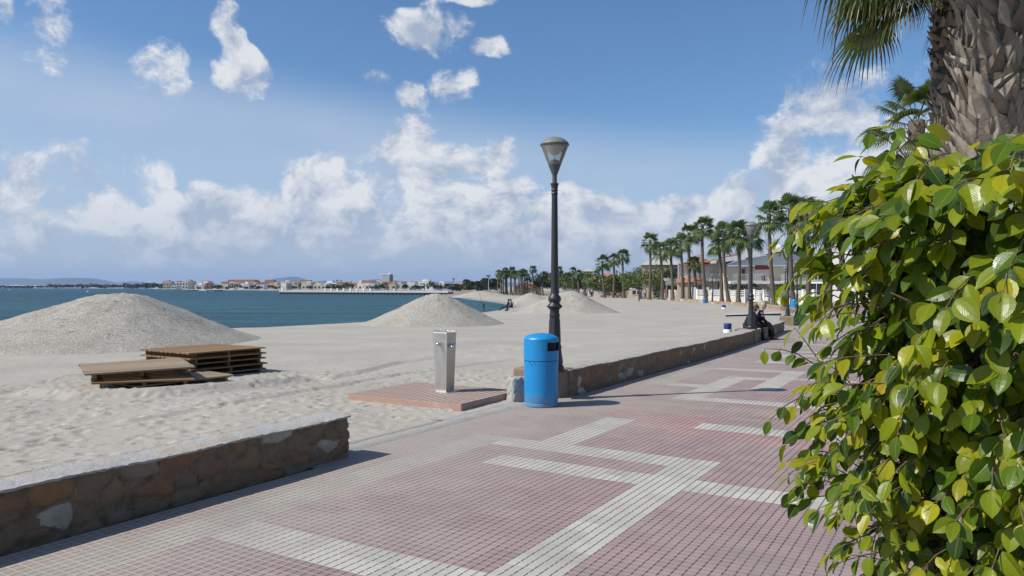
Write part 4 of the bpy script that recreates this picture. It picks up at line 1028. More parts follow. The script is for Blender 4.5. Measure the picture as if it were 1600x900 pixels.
def crown_list(seed, n, sz, elmax=70, elmin=-45):
    random.seed(seed); out = []
    for i in range(n):
        u = (i+.5)/n; el = R(elmax-(elmax-elmin)*u); a = i*2.399+seed
        out.append(((math.cos(el)*math.cos(a), math.cos(el)*math.sin(a), math.sin(el)), sz*random.uniform(.85, 1.1), .4+.8*u, random.uniform(-.4, .4), -.3*u))
    return out
near_palm(3.79, 6.05, .245, 6.4, 'massive near palm trunk with grey overlapping leaf bases, at the right edge', 301, crown_list(1, 26, 1.05), rows=58, per=15, L=.20, w_=.15)
NP2 = [((-.95, -.25, .0), .72, .9, .25, .05), ((-.9, .1, .05), .70, .95, -.2, .0), ((-.9, -.3, -.2), .62, 1.0, .3, -.05), ((-.95, -.1, -.35), .55, 1.0, .1, -.1), ((-.6, .6, -.2), .75, 1.0, .1, -.1), ((-.9, -.3, .45), .85, .8, .1, .1),
       ((-.35, -.9, .1), .8, 1.0, .4, .0), ((-.6, -.5, .5), .85, .8, -.3, .1), ((-.75, .3, .35), .85, .9, .3, .1), ((-.7, -.6, -.1), .62, 1.0, -.2, -.1), ((-.5, -.85, -.15), .6, 1.1, .5, -.1), ((-.6, -.2, -.25), .6, 1.1, .2, -.1), ((-.45, -.5, .15), .7, .9, .0, 0), ((-.8, -.4, .25), .8, .9, -.4, .05)]
near_palm(atx(1482, 8.3), 8.3, .17, 5.05, 'slimmer brown palm with hanging fronds, just left of the massive trunk', 302, NP2+crown_list(4, 20, .72, 80, 5), rows=50, per=12, L=.13, w_=.10)
near_palm(atx(1432, 15.5), 15.5, .17, 5.05, 'shorter palm whose crown just tops the fig shrub', 303, crown_list(9, 26, .62, 75, -50), rows=24, per=9, L=.16, w_=.13)
# date palm fronds behind
def date_palm(px, by, cy, Y, label):
    foot = at(px, by, Y); H = at(px, cy, Y).z-foot.z; root = empty('date_palm', foot, label, 'palm tree')
    mb, tip = trunk_mesh(77, H, .26, .22); mb.build('trunk', M_PALMT, root, smooth=True)
    c = MB(); random.seed(78)
    for i in range(46):
        u = i/46; el = R(75-105*u); a = i*2.399; d = Vector((math.cos(el)*math.cos(a), math.cos(el)*math.sin(a), math.sin(el))); L = 2.3; pts = []
        for j in range(9):
            t_ = j/8; pts.append(tip+d*L*t_+Vector((0, 0, -1))*L*.45*t_*t_)
        sd = d.cross(Vector((0, 0, 1))).normalized() if abs(d.z) < .98 else Vector((1, 0, 0))
        for j in range(8):
            for s_ in (-1, 1):
                for q in range(2):
                    p = pts[j].lerp(pts[j+1], q*.5); dd = (pts[j+1]-pts[j]).normalized(); e = p+(sd*s_*.9+dd*.8).normalized()*.42+Vector((0, 0, -.08)); c.face([p-dd*.02, p+dd*.035, e])
    c.build('crown', M_PALMF, root); return root
date_palm(1291, 480, 376, 86, 'feathery date palm behind the fig shrub, right of the white house')

# ------------------------------------------------------------------ broadleaf trees, hedges
def leafy(name, foot, H, rw, label, cat, m, nleaf=2600, ls=.16, seed=0, trunk=.35, group=None, flat=.75):
    random.seed(seed); root = empty(name, foot, label, cat, group)
    t_ = MB(); limbs = []
    t_.tube([(0, 0, -.1), (0.05, 0, H*trunk*.5), (.0, .05, H*trunk)], [.16, .13, .11], 8)
    for k in range(7):
        a = k*.9+random.random(); e = Vector((math.cos(a)*rw*.62, math.sin(a)*rw*.62, H*random.uniform(.55, .85))); s_ = Vector((0, .05, H*trunk*.95)); m_ = s_.lerp(e, .5)+Vector((0, 0, -.1*H)); t_.tube([s_, m_, e], [.09, .06, .025], 6)
    t_.build('trunk', M_PALMT, root, smooth=True)
    c = MB(); cl = []
    for k in range(26):
        a = random.uniform(0, 6.28); u = random.uniform(-1, 1); rr = random.uniform(.45, 1.0); cl.append((Vector((rw*rr*math.sqrt(1-u*u)*math.cos(a), rw*rr*math.sqrt(1-u*u)*math.sin(a), H*(.66+.30*u*rr))), random.uniform(.22, .42)*rw))
    for k in range(nleaf):
        q, r = random.choice(cl); d = Vector((random.gauss(0, 1), random.gauss(0, 1), random.gauss(0, 1))).normalized(); p = q+d*r*random.uniform(.5, 1.12)
        if p.z < H*.3: continue
        n = (d+Vector((random.gauss(0, .5), random.gauss(0, .5), random.gauss(0, .5)))).normalized(); x = n.orthogonal().normalized(); y = n.cross(x); s_ = ls*random.uniform(.6, 1.4)
        c.face([p-x*s_, p-y*s_*.55, p+x*s_, p+y*s_*.55])
    c.build('crown', m, root); return root
for i, (px, Y, H, rw, dk, lab) in enumerate([(1035, 138, 5.6, 4.0, 0, 'olive green round tree among the main palm row, in front of the beige house'), (1000, 142, 5.4, 3.8, 0, 'bushy olive green tree just right of the three middle palms'), (975, 160, 4.6, 4.0, 0, 'low olive tree directly behind the three middle palms'), (945, 170, 4.4, 4.6, 0, 'low leafy tree left of the three middle palms'),
                                   (915, 215, 5.6, 5.0, 0, 'far leafy tree below the yellow tower house'), (893, 225, 5.6, 5.0, 0, 'far leafy tree right of the third sand pile'), (866, 232, 6.4, 5.4, 1, 'dark tree behind the nearest lamp post'), (848, 238, 6.6, 4.4, 1, 'dark conifer like tree right of the red roofed barn'), (1060, 140, 3.4, 2.6, 0, 'small sparse tree right of the round olive tree')]):
    leafy('leafy_tree', (atx(px, Y), Y, float(g(Y))), H, rw, lab, 'tree', M_TREEB if dk else M_TREEF, 2300, .2 if Y < 150 else .3, 400+i, group='leafy trees by the beach houses')

# ------------------------------------------------------------------ fig shrub in the right foreground
def build_shrub():
    random.seed(11); root = empty('fig_shrub', (1.45, 2.05, 0), 'large glossy green and yellow leaved fig shrub filling the right foreground', 'shrub')
    def Rz(z):
        return np.interp(z, [.0, .5, .75, .87, .96, 1.1, 1.3, 1.45, 1.6, 1.75, 1.9, 2.02, 2.12, 2.2], [.38, .40, .42, .44, .46, .54, .60, .575, .59, .62, .645, .64, .56, .2])
    leaves = MB(); uvs = []; cols = []; twig = MB()
    Z = Vector((0, 0, 1))
    def leaf(p, d, nrm, L, colr, curl=.25):
        d = d.normalized(); x = d.cross(nrm); x = x.normalized() if x.length > 1e-3 else d.orthogonal().normalized(); n = x.cross(d).normalized()
        W = L*random.uniform(.25, .36); fold = random.uniform(.12, .42); st = [0, .08, .22, .42, .62, .8, .92, 1.0]; wd = [.02, .42, .82, 1.0, .90, .58, .24, .02]
        side_curl = random.uniform(-.05, .25); prev = None; pt = L*.14; b = p+d*pt
        twig.tube([p, b], [.0013, .001], 4)
        for t_, k in zip(st, wd):
            c = b+d*L*t_*(1-.12*curl*t_)-n*L*curl*t_*t_*.5
            e = x*W*k; up = n*W*k*fold; mid = -n*W*k*side_curl*.3
            cur = (c-e+up, c-e*.5+up*.55+mid, c, c+e*.5+up*.55+mid, c+e+up)
            if prev:
                for q in range(4):
                    leaves.face([prev[0][q], prev[0][q+1], cur[q+1], cur[q]]); us = [-1, -.5, 0, .5, 1]
                    uvs.extend([(us[q], prev[1]), (us[q+1], prev[1]), (us[q+1], t_), (us[q], t_)]); cols.append(colr)
            prev = (cur, t_)
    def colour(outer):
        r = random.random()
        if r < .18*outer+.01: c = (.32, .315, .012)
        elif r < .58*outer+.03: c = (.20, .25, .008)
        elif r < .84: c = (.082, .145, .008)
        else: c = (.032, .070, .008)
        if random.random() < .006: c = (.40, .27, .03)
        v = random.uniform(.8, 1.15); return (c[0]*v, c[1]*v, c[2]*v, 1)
    def shoot(p, d, n, L, sz, outer=1.0):
        pts = [p]; cur = p.copy(); dd = d.normalized(); N_ = max(3, n)
        for k in range(N_):
            dd = (dd+Vector((random.gauss(0, .12), random.gauss(0, .12), random.gauss(0, .10)-.16))).normalized(); cur = cur+dd*L/N_; pts.append(cur.copy())
            side = dd.cross(Z); side = side.normalized() if side.length > .1 else Vector((1, 0, 0)); sg = 1 if k % 2 else -1
            rad = Vector((cur.x, cur.y, 0)); rad = rad.normalized() if rad.length > .01 else Vector((-1, 0, 0))
            ld = dd*.45+side*sg*.65+Vector((0, 0, -.75))*random.uniform(.3, 1.3)+Vector((random.gauss(0, .25), random.gauss(0, .25), random.gauss(0, .25)))
            nn = rad*.75+Z*random.uniform(.3, 1.0)+Vector((-.35, -.1, 0))+Vector((random.gauss(0, .35), random.gauss(0, .35), random.gauss(0, .35)))
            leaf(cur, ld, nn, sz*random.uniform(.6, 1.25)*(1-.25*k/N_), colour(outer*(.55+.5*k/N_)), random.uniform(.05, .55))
        leaf(cur, dd+Z*-.4, rad+Z*.6, sz*.8, colour(outer), .3)
        twig.tube(pts, [.0024]+[.0017]*(len(pts)-2)+[.001], 5)
    def sz_at(z, a): return np.interp(z, [.4, .8, 1.2, 1.5, 2.0], [.060, .064, .070, .078, .084])
    ns = 1180
    for i in range(ns):
        z = random.uniform(.35, 2.02); a = random.uniform(-math.pi*1.15, math.pi*.15)+math.pi*.0   # mostly the sides one can see from the path
        if i % 4 == 0: a = random.uniform(0, 6.283)
        if z > 1.95 and i % 2: pass
        r = float(Rz(z))*random.uniform(.72, .98)*(1+.09*math.sin(a*5+z*7)+.07*math.sin(a*11-z*13))-.13
        r = max(r, .05); p = Vector((r*math.cos(a), r*math.sin(a), z)); d = Vector((math.cos(a), math.sin(a), random.uniform(-.25, .65)))
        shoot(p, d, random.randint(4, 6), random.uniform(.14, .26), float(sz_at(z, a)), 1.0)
    for i in range(210):      # top
        a = random.uniform(0, 6.283); r = .44*math.sqrt(random.random()); p = Vector((r*math.cos(a), r*math.sin(a), random.uniform(1.86, 1.97))); d = Vector((math.cos(a)*.6, math.sin(a)*.6, .8))
        shoot(p, d, random.randint(3, 5), random.uniform(.08, .15), .076, 1.2)
    for i in range(5200):     # inner leaves
        z = random.uniform(.3, 2.0); a = random.uniform(0, 6.283); r = float(Rz(z))*random.uniform(.3, .80); p = Vector((r*math.cos(a), r*math.sin(a), z))
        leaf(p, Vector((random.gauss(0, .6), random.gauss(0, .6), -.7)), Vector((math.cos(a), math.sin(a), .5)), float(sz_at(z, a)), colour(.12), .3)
    # long loose shoots reaching left over the path
    C = Vector((1.45, 2.05, 0))
    def loose(px0, py0, px1, py1, Y0, Y1, n, sz, sag=.1, yel=.8):
        a = at(px0, py0, Y0)-C; b = at(px1, py1, Y1)-C; pts = []
        for k in range(n+1):
            t_ = k/n; p = a.lerp(b, t_)+Z*sag*math.sin(math.pi*t_); pts.append(p)
            if k >= 1:
                dd = (b-a).normalized(); ld = dd*.5+Z*-random.uniform(.4, 1.1)+Vector((random.gauss(0, .35), random.gauss(0, .3), 0)); leaf(p, ld, Vector((-.5, -.7, .6))+Vector((random.gauss(0, .4), random.gauss(0, .4), .2)), sz*random.uniform(.75, 1.15), colour(yel), random.uniform(.1, .6))
        twig.tube(pts, [.0019]*(len(pts)-1)+[.001], 5)
    loose(1320, 620, 1195, 545, 2.5, 2.55, 5, .062, .05); loose(1320, 640, 1242, 512, 2.5, 2.5, 5, .062, .02); loose(1330, 600, 1262, 560, 2.45, 2.5, 3, .06, .02)
    loose(1290, 640, 1205, 655, 2.45, 2.4, 4, .055, .05); loose(1300, 660, 1232, 690, 2.45, 2.45, 4, .06, .03); loose(1310, 700, 1245, 770, 2.4, 2.4, 4, .068, .03)
    loose(1320, 330, 1250, 318, 2.35, 2.35, 4, .075, .02); loose(1330, 420, 1280, 400, 2.35, 2.35, 4, .085, .02); loose(1320, 470, 1268, 470, 2.35, 2.35, 3, .085, .02); loose(1420, 250, 1362, 205, 2.2, 2.2, 3, .08, .01)
    loose(1300, 480, 1222, 460, 2.4, 2.35, 2, .05, .0); loose(1350, 800, 1262, 720, 2.3, 2.35, 5, .07, .03); loose(1350, 860, 1320, 820, 2.2, 2.2, 3, .075, .0); loose(1400, 240, 1440, 196, 2.1, 2.1, 3, .09, .0)
    for k in range(9):
        loose(1330+random.uniform(-10, 20), 600+k*24, 1250+random.uniform(-18, 18), 610+k*22, 2.45, 2.4, 4, .062, .03, .7)
    lo = leaves.build('crown', M_LEAF, root, smooth=True)
    l = lo.data.uv_layers.new(name='leaf'); l.data.foreach_set('uv', np.array(uvs, np.float32).ravel())
    a = lo.data.attributes.new('leaf_colour', 'FLOAT_COLOR', 'FACE'); a.data.foreach_set('color', np.array(cols, np.float32).ravel())
    for k in range(9):        # stems from the ground
        a = k*.7; s_ = Vector((.08*math.cos(a), .08*math.sin(a), -.02)); e = Vector((.36*math.cos(a), .36*math.sin(a), random.uniform(1.2, 1.85))); m_ = s_.lerp(e, .5)+Vector((math.cos(a+1), math.sin(a+1), 0))*.06
        twig.tube([s_, m_, e], [.022, .014, .006], 7)
        for q in range(10):
            t_ = random.uniform(.35, 1); b = s_.lerp(e, t_); c = b+Vector((random.gauss(0, .18), random.gauss(0, .18), random.uniform(.02, .18))); twig.tube([b, b.lerp(c, .5)+Vector((0, 0, .03)), c], [.006, .004, .002], 5)
    twig.build('branches', M_STEM, root, smooth=True)
build_shrub()

# ------------------------------------------------------------------ houses on the right
def win(root, x, y, z, w_, h_, m=M_WIN, frame=M_WHITE, name='window', rz=0.0, glassy=True):
    """window on a face looking towards -Y in house space"""
    f = MB(); 
    for dx, dz, sx, sz in ((0, h_/2, w_+.12, .07), (0, -h_/2, w_+.12, .07), (-w_/2, 0, .07, h_-.07), (w_/2, 0, .07, h_-.07)): f.box((dx, 0, dz), (sx, .10, sz))
    if w_ > 1.0: f.box((0, 0, 0), (.06, .08, h_-.07))
    o = f.build(name, frame, root); o.location = (x, y-.03, z); o.rotation_euler = (0, 0, rz)
    p = MB(); p.box((0, .02, 0), (w_-.04, .04, h_-.04)); pp = p.build('pane', m, o); return o
def rail(root, x0, x1, y, z, h=.95, m=M_WHITE, step=.16, y1=None):
    y1 = y if y1 is None else y1
    b = MB(); n = max(2, int(math.hypot(x1-x0, y1-y)/step)); b.tube([(x0, y, z+h), (x1, y1, z+h)], .03, 6); b.tube([(x0, y, z+.1), (x1, y1, z+.1)], .02, 6)
    for k in range(n+1):
        t_ = k/n; X = x0+(x1-x0)*t_; Yy = y+(y1-y)*t_; b.box((X, Yy, z+h/2), (.025, .025, h))
    return b.build('balcony_rail', m, root)
def prism(mb, pts, y0, y1, m=None):
    n = len(pts); mb.face([(x, y0, z) for x, z in pts], m); mb.face([(x, y1, z) for x, z in reversed(pts)], m)
    for k in range(n):
        a = pts[k]; b = pts[(k+1) % n]; mb.face([(b[0], y0, b[1]), (a[0], y0, a[1]), (a[0], y1, a[1]), (b[0], y1, b[1])], m)
def antenna(x, y, z, h, label):
    b = MB(); b.tube([(0, 0, 0), (0, 0, h)], .03, 6); b.tube([(-.5, 0, h*.9), (.9, 0, h*.9+.1)], .018, 5)
    for k in range(7): b.tube([(-.4+k*.2, -.3, h*.9+.02*k), (-.4+k*.2, .3, h*.9+.02*k)], .012, 4)
    o = b.build('roof_antenna', M_LINE); o.location = (x, y, z); return tag(o, label, 'antenna', 'aerials on the house roofs')
def PX(px, Y): return atx(px, Y)
def PZ(py, Y): return EYE-(py-HOR)/F*Y

def house_a():
    Y = 118; gz = float(g(Y)); x0 = PX(1136, Y); r = empty('balcony_house', (x0, Y, gz), 'white two storey house with grey low gable roof, long balcony and outside stair', 'house')
    def X(px): return PX(px, Y)-x0
    def Zz(py): return PZ(py, Y)-gz
    W = X(1268); D = 11
    b = MB(); b.box((W/2, D/2, Zz(416)/2), (W, D, Zz(416))); b.build('wall', M_CREAM, r)
    g_ = MB(); prism(g_, [(-.8, Zz(414.6)), (W+.6, Zz(414.6)), (X(1226), Zz(393)), (X(1150), Zz(408))], -1.2, -.9); g_.build('gable', M_GREYW, r)
    rf = MB(); 
    for (a, b_) in (((-1.5, Zz(411)), (X(1226), Zz(390.5))), ((X(1226), Zz(390.5)), (W+2.0, Zz(407)))):
        prism(rf, [(a[0], a[1]), (b_[0], b_[1]), (b_[0], b_[1]+.45), (a[0], a[1]+.45)], -1.8, D+.5)
    rfo = rf.build('roof', M_ROOFG, r)
    fa = MB()
    for (a, b_) in (((-1.6, Zz(411)), (X(1226), Zz(390.5))),): prism(fa, [(a[0], a[1]-.05), (b_[0], b_[1]-.05), (b_[0], b_[1]+.6), (a[0], a[1]+.6)], -2.0, -1.81)
    fa.build('fascia', M_WHITE, rfo)
    ch = MB(); ch.box((X(1182), 4, Zz(394)), (.7, .7, 1.8)); ch.build('chimney', M_PINK, rfo)
    sd = MB(); sd.lathe([(.45, 0), (.4, .08), (.02, .16)], 16); so = sd.build('satellite_dish', M_WHITE, rfo); so.location = (X(1219), .5, Zz(386.5)); so.rotation_euler = (R(100), 0, R(-20))
    bl = MB(); bl.box((X(1180), -1.5, Zz(441.5)), (X(1215)-X(1136)+1.6, 3.0, .45)); bl.build('balcony_floor', M_WHITE, r); rail(r, X(1137), X(1183), -2.9, Zz(439.5), 1.0)
    rail(r, X(1215), X(1268), -1.6, Zz(440), 1.0)
    b2 = MB(); b2.box((X(1242), -.85, Zz(442)), (X(1268)-X(1215), 1.7, .5)); b2.build('balcony_floor', M_WHITE, r)
    st = MB(); n = 12
    for k in range(n): st.box((X(1186)+k*(X(1199)-X(1186))/n, -2.3, Zz(441)-(k+.5)*(Zz(441)-Zz(452))/n), (.35, 1.1, .12))
    so = st.build('stair', M_WHITE, r); rl = MB(); rl.tube([(X(1186), -2.9, Zz(431)), (X(1199), -2.9, Zz(443))], .04, 6)
    for k in range(12): t_ = k/11; rl.box((X(1186)+(X(1199)-X(1186))*t_, -2.9, Zz(436)-(12/1200*Y)*t_+0), (.03, .03, .95))
    rl.build('handrail', M_WHITE, so)
    win(r, X(1189.5), -.02, Zz(426), 1.9, 2.6, M_SHUT); 
    aw = MB(); aw.box((0, 0, 0), (1.9, .9, .5)); o = aw.build('awning', M_REDC, r); o.location = (X(1189.5), -.45, Zz(418.5))
    rc = MB(); rc.box((X(1194), -.1, Zz(437)), (.9, .12, 1.2)); rc.build('towel', M_REDC, r)
    win(r, X(1158), -.02, Zz(430), 1.2, 2.2, M_WIN); win(r, X(1168), -.02, Zz(430), .8, 2.2, M_PINK, M_PINK); win(r, X(1252), -.02, Zz(424), 2.0, 2.0)
    for px in (1150, 1170, 1230, 1250): win(r, X(px), -.02, Zz(457), 1.3, 1.2)
    c = MB(); 
    for px in (1148, 1175, 1216): c.box((X(px), -2.6, Zz(459.5)), (.25, .25, Zz(443.5)-Zz(475)))
    c.build('balcony_post', M_WHITE, r)
    antenna(PX(1219.5, Y), Y+3, PZ(391, Y), 3.9, 'tall aerial on the ridge of the grey roofed house'); antenna(PX(1211, Y), Y+4, PZ(394, Y), 2.3, 'short aerial left of the tall one on the grey roofed house'); antenna(PX(1182, Y), Y+4, PZ(390, Y), 1.3, 'small aerial above the chimney of the grey roofed house')
house_a()
def house_b():
    Y = 124; gz = float(g(Y)); x0 = PX(1060, Y); r = empty('tiled_house', (x0, Y, gz), 'white house with orange tiled roof and lean-to, behind the middle palms', 'house')
    def X(px): return PX(px, Y)-x0
    def Zz(py): return PZ(py, Y)-gz
    W = X(1134); D = 10; r.rotation_euler = (0, 0, -.20)
    b = MB(); b.box((W/2, D/2, Zz(411)/2), (W, D, Zz(411))); b.build('wall', M_WHITE, r)
    rf = MB(); prism(rf, [(X(1096), Zz(411)), (X(1137), Zz(411.5)), (X(1160), Zz(399)), (X(1150), Zz(396.5)), (X(1108), Zz(407))], -1.0, D); o1 = rf.build('roof', M_ROOF, r)
    rf = MB(); i = MB(); 
    for a, b_, h0, h1 in ((1064, 1106, 413, 404),): 
        rf.face([(X(a)-.3, -1, Zz(h0)), (X(b_), -1, Zz(h0)), (X(b_), 4, Zz(h1)), (X(a)+2.5, 4, Zz(h1))]); rf.face([(X(a)-.3, -1, Zz(h0)), (X(a)+2.5, 4, Zz(h1)), (X(a)-.3, 9, Zz(h0))]); rf.face([(X(a)-.3, -1, Zz(h0)-.2), (X(b_), -1, Zz(h0)-.2), (X(b_), -1, Zz(h0)), (X(a)-.3, -1, Zz(h0))])
    rf.build('roof', M_ROOF, r)
    ch = MB(); ch.box((X(1095), 3, Zz(403)), (.9, .9, 1.3)); ch.build('chimney', M_PINK, o1)
    ln = MB(); ln.face([(X(1056), -3.2, Zz(441)), (X(1101), -3.2, Zz(441)), (X(1101), -.02, Zz(435)), (X(1056), -.02, Zz(435))]); ln.face([(X(1056), -3.2, Zz(442.5)), (X(1101), -3.2, Zz(442.5)), (X(1101), -3.2, Zz(441)), (X(1056), -3.2, Zz(441))]); ln.build('lean_to_roof', M_ROOF, r)
    lw = MB(); lw.box((X(1079), -1.5, Zz(456)), (X(1100)-X(1058), 2.8, Zz(443)-Zz(470))); lw.build('porch_wall', M_TAN, r)
    for px in (1093, 1098.5): win(r, X(px), -.02, Zz(429), .45, 1.4)
    win(r, X(1122), -.02, Zz(431), 1.1, 1.3, M_SHUT); win(r, X(1112), -.02, Zz(432), .9, 2.0, M_SHUT); win(r, X(1127), -.02, Zz(452), 1.6, 2.2, M_WIN)
    bf = MB(); bf.box((X(1120), -1.0, Zz(438)), (X(1140)-X(1104), 2, .35)); bf.build('balcony_floor', M_WHITE, r); rail(r, X(1066), X(1102), -.4, Zz(436), .8); rail(r, X(1104), X(1140), -1.9, Zz(437), .9)
    win(r, X(1088), -2.95, Zz(453), 1.6, 1.6); 
house_b()
def simple_house(name, px0, px1, top, Y, D, wm, rm, label, roof='flat', rh=1.0, wins=(), cat='house', floor_lines=()):
    gz = float(g(Y)); x0 = PX(px0, Y); r = empty(name, (x0, Y, gz), label, cat); W = PX(px1, Y)-x0; H = PZ(top, Y)-gz; r.rotation_euler = (0, 0, -math.atan2(x0+W/2, Y)*.92)
    b = MB(); b.box((W/2, D/2, H/2), (W, D, H)); b.build('wall', wm, r)
    f = MB()
    if roof == 'hip':
        e = .4; A = [(-e, -e, H), (W+e, -e, H), (W+e, D+e, H), (-e, D+e, H)]; q = min(W, D)*.45; Rg = [(q, D/2, H+rh), (W-q, D/2, H+rh)] if W > D else [(W/2-.01, q, H+rh), (W/2+.01, D-q, H+rh)]
        if W > D: f.face([A[0], A[1], Rg[1], Rg[0]]); f.face([A[1], A[2], Rg[1]]); f.face([A[2], A[3], Rg[0], Rg[1]]); f.face([A[3], A[0], Rg[0]])
        else: f.face([A[0], A[1], Rg[0]]); f.face([A[1], A[2], Rg[1], Rg[0]]); f.face([A[2], A[3], Rg[1]]); f.face([A[3], A[0], Rg[0], Rg[1]])
        f.face([A[3], A[2], A[1], A[0]])
    elif roof == 'gable': prism(f, [(-.5, H), (W+.5, H), (W/2, H+rh)], -.5, D+.5)
    elif roof == 'shed': prism(f, [(-.3, H), (W+.3, H), (W*.35, H+rh)], -.3, D+.3)
    else: f.box((W/2, D/2, H+.12), (W+.3, D+.3, .24))
    f.build('roof', rm, r)
    for (px, py, w_, h_) in wins: win(r, PX(px, Y)-x0, -.02, PZ(py, Y)-gz, w_, h_)
    return r
simple_house('beige_house', 1004, 1060, 414, 140, 12, M_TAN, M_ROOFG, 'beige house with a broad grey roof behind the round olive tree', 'hip', 2.2, [(1055, 425, 1.0, 1.4), (1045, 425, 1.0, 1.2), (1030, 450, 1.4, 1.4), (1050, 456, 1.5, 2.0)])
simple_house('ochre_house', 1028, 1044, 406, 158, 8, M_YELLOW, M_ROOF, 'ochre house top showing above the beige house roof', 'hip', .9, [(1036, 412, .8, .8)])
simple_house('gabled_house', 1264, 1345, 414, 104, 10, M_WHITE, M_WHITE, 'white gabled house half hidden by the fig shrub', 'gable', 2.8, [(1272, 425, 1.6, 2.2), (1285, 425, 1.4, 2.2), (1275, 452, 2.4, 1.6)])
simple_house('ochre_tower_house', 912, 926, 424, 240, 8, M_YELLOW, M_ROOFG, 'far yellow tower house rising above the palms', 'hip', 1.2, [(919, 430, 1.0, 1.0)])
simple_house('far_pink_house', 932, 966, 433, 215, 10, M_PINK, M_ROOF, 'far pinkish house behind the three middle palms', 'hip', 1.3, [(945, 440, 1.2, 1.2), (955, 440, 1.2, 1.2), (940, 452, 1.2, 1.4)])
simple_house('white_cafe', 918, 940, 452, 200, 6, M_WHITE, M_WHITE, 'low white cafe building under the trees', 'flat', 0, [(924, 456, 1.2, 1.0), (932, 456, 1.2, 1.0)], 'building')
simple_house('white_bungalow', 984, 1006, 452, 150, 6, M_CREAM, M_WHITE, 'low cream bungalow between the leafy trees', 'flat', 0, [(990, 457, 1.0, .9), (999, 457, 1.0, .9)])
simple_house('barn', 803, 846, 450, 236, 12, M_TAN, M_ROOF, 'tan building with a red roof edge seen through the far palm clump', 'shed', 2.0, [(812, 455, 1.2, 1.0), (818, 455, 1.2, 1.0)], 'building')
for (p0, p1, tp, Yh, D_, wm_, rm_, rf_, lab_) in ((1350, 1470, 408, 92, 10, M_CREAM, M_ROOF, 'hip', 'cream house with tiled roof behind the fig shrub'), (1500, 1640, 398, 80, 10, M_WHITE, M_ROOFG, 'flat', 'white flat roofed house behind the massive palm trunk'), (1690, 1880, 390, 66, 10, M_TAN, M_ROOF, 'hip', 'tan tiled house right of the massive palm trunk'), (1960, 2200, 380, 56, 10, M_CREAM, M_ROOF, 'gable', 'cream gabled house farthest along the path on the right')):
    simple_house('garden_house', p0, p1, tp, Yh, D_, wm_, rm_, lab_, rf_, 1.6, [(p0+(p1-p0)*q_, 440, 1.3, 1.5) for q_ in (.18, .42, .66, .88)]+[(p0+(p1-p0)*q_, 422, 1.2, 1.2) for q_ in (.3, .7)])
# awning under house c
mb = MB(); mb.face([(0, 0, 0), (7, 0, 0), (7, 2.5, .8), (0, 2.5, .8)]); mb.box((3.5, .0, -.25), (7, .08, .5)); 
for x in (.2, 3.5, 6.8): mb.box((x, .15, -1.45), (.12, .12, 2.3))
o = mb.build('terrace_awning', M_AWN); o.location = (PX(1040, 132), 132, PZ(441.5, 132)); tag(o, 'grey terrace awning in front of the beige house', 'awning')

# fence
def fence():
    Ya, Yb = 112, 93; xa, xb = PX(1090, Ya), PX(1272, Yb); L = math.hypot(xb-xa, Yb-Ya); rz = math.atan2(Yb-Ya, xb-xa); gz = float(g(100))-.1
    r = empty('garden_fence', (xa, Ya, gz), 'long white garden fence with cream base wall and railings', 'fence', rz=rz)
    b = MB(); b.box((L/2, 0, .45), (L, .22, .9), M_CREAM); b.build('base_wall', M_CREAM, r)
    n = 13
    for k in range(n+1):
        if k == 3: continue
        p = MB(); p.box((L*k/n, 0, .98), (.32, .30, 1.96), M_WHITE); p.box((L*k/n, 0, 2.0), (.40, .38, .08), M_WHITE); p.build('post', M_WHITE, r)
    for k in range(n):
        q0, q1 = L*k/n+.17, L*(k+1)/n-.17; p = MB(); w_ = q1-q0; c = (q0+q1)/2
        if k >= 10:      # pierced block panels
            for i in range(8):
                for j in range(6):
                    if (i+j) % 2 == 0: p.box((q0+(i+.5)*w_/8, 0, .95+(j+.5)*.15), (w_/8, .12, .15))
            p.box((c, 0, 1.87), (w_, .14, .06)); p.box((c, 0, .92), (w_, .14, .06)); p.build('pierced_panel', M_WHITE, r)
        else:
            for z in (.95, 1.3, 1.58, 1.85): p.box((c, 0, z), (w_, .06, .07))
            m_ = int(w_/.22)
            for i in range(m_+1): p.box((q0+w_*i/m_, 0, 1.4), (.05, .05, .9))
            if k % 3 == 1: p.box((c, .08, 1.38), (w_, .03, .8))
            p.build('railing', M_WHITE, r)
    return r
fence()
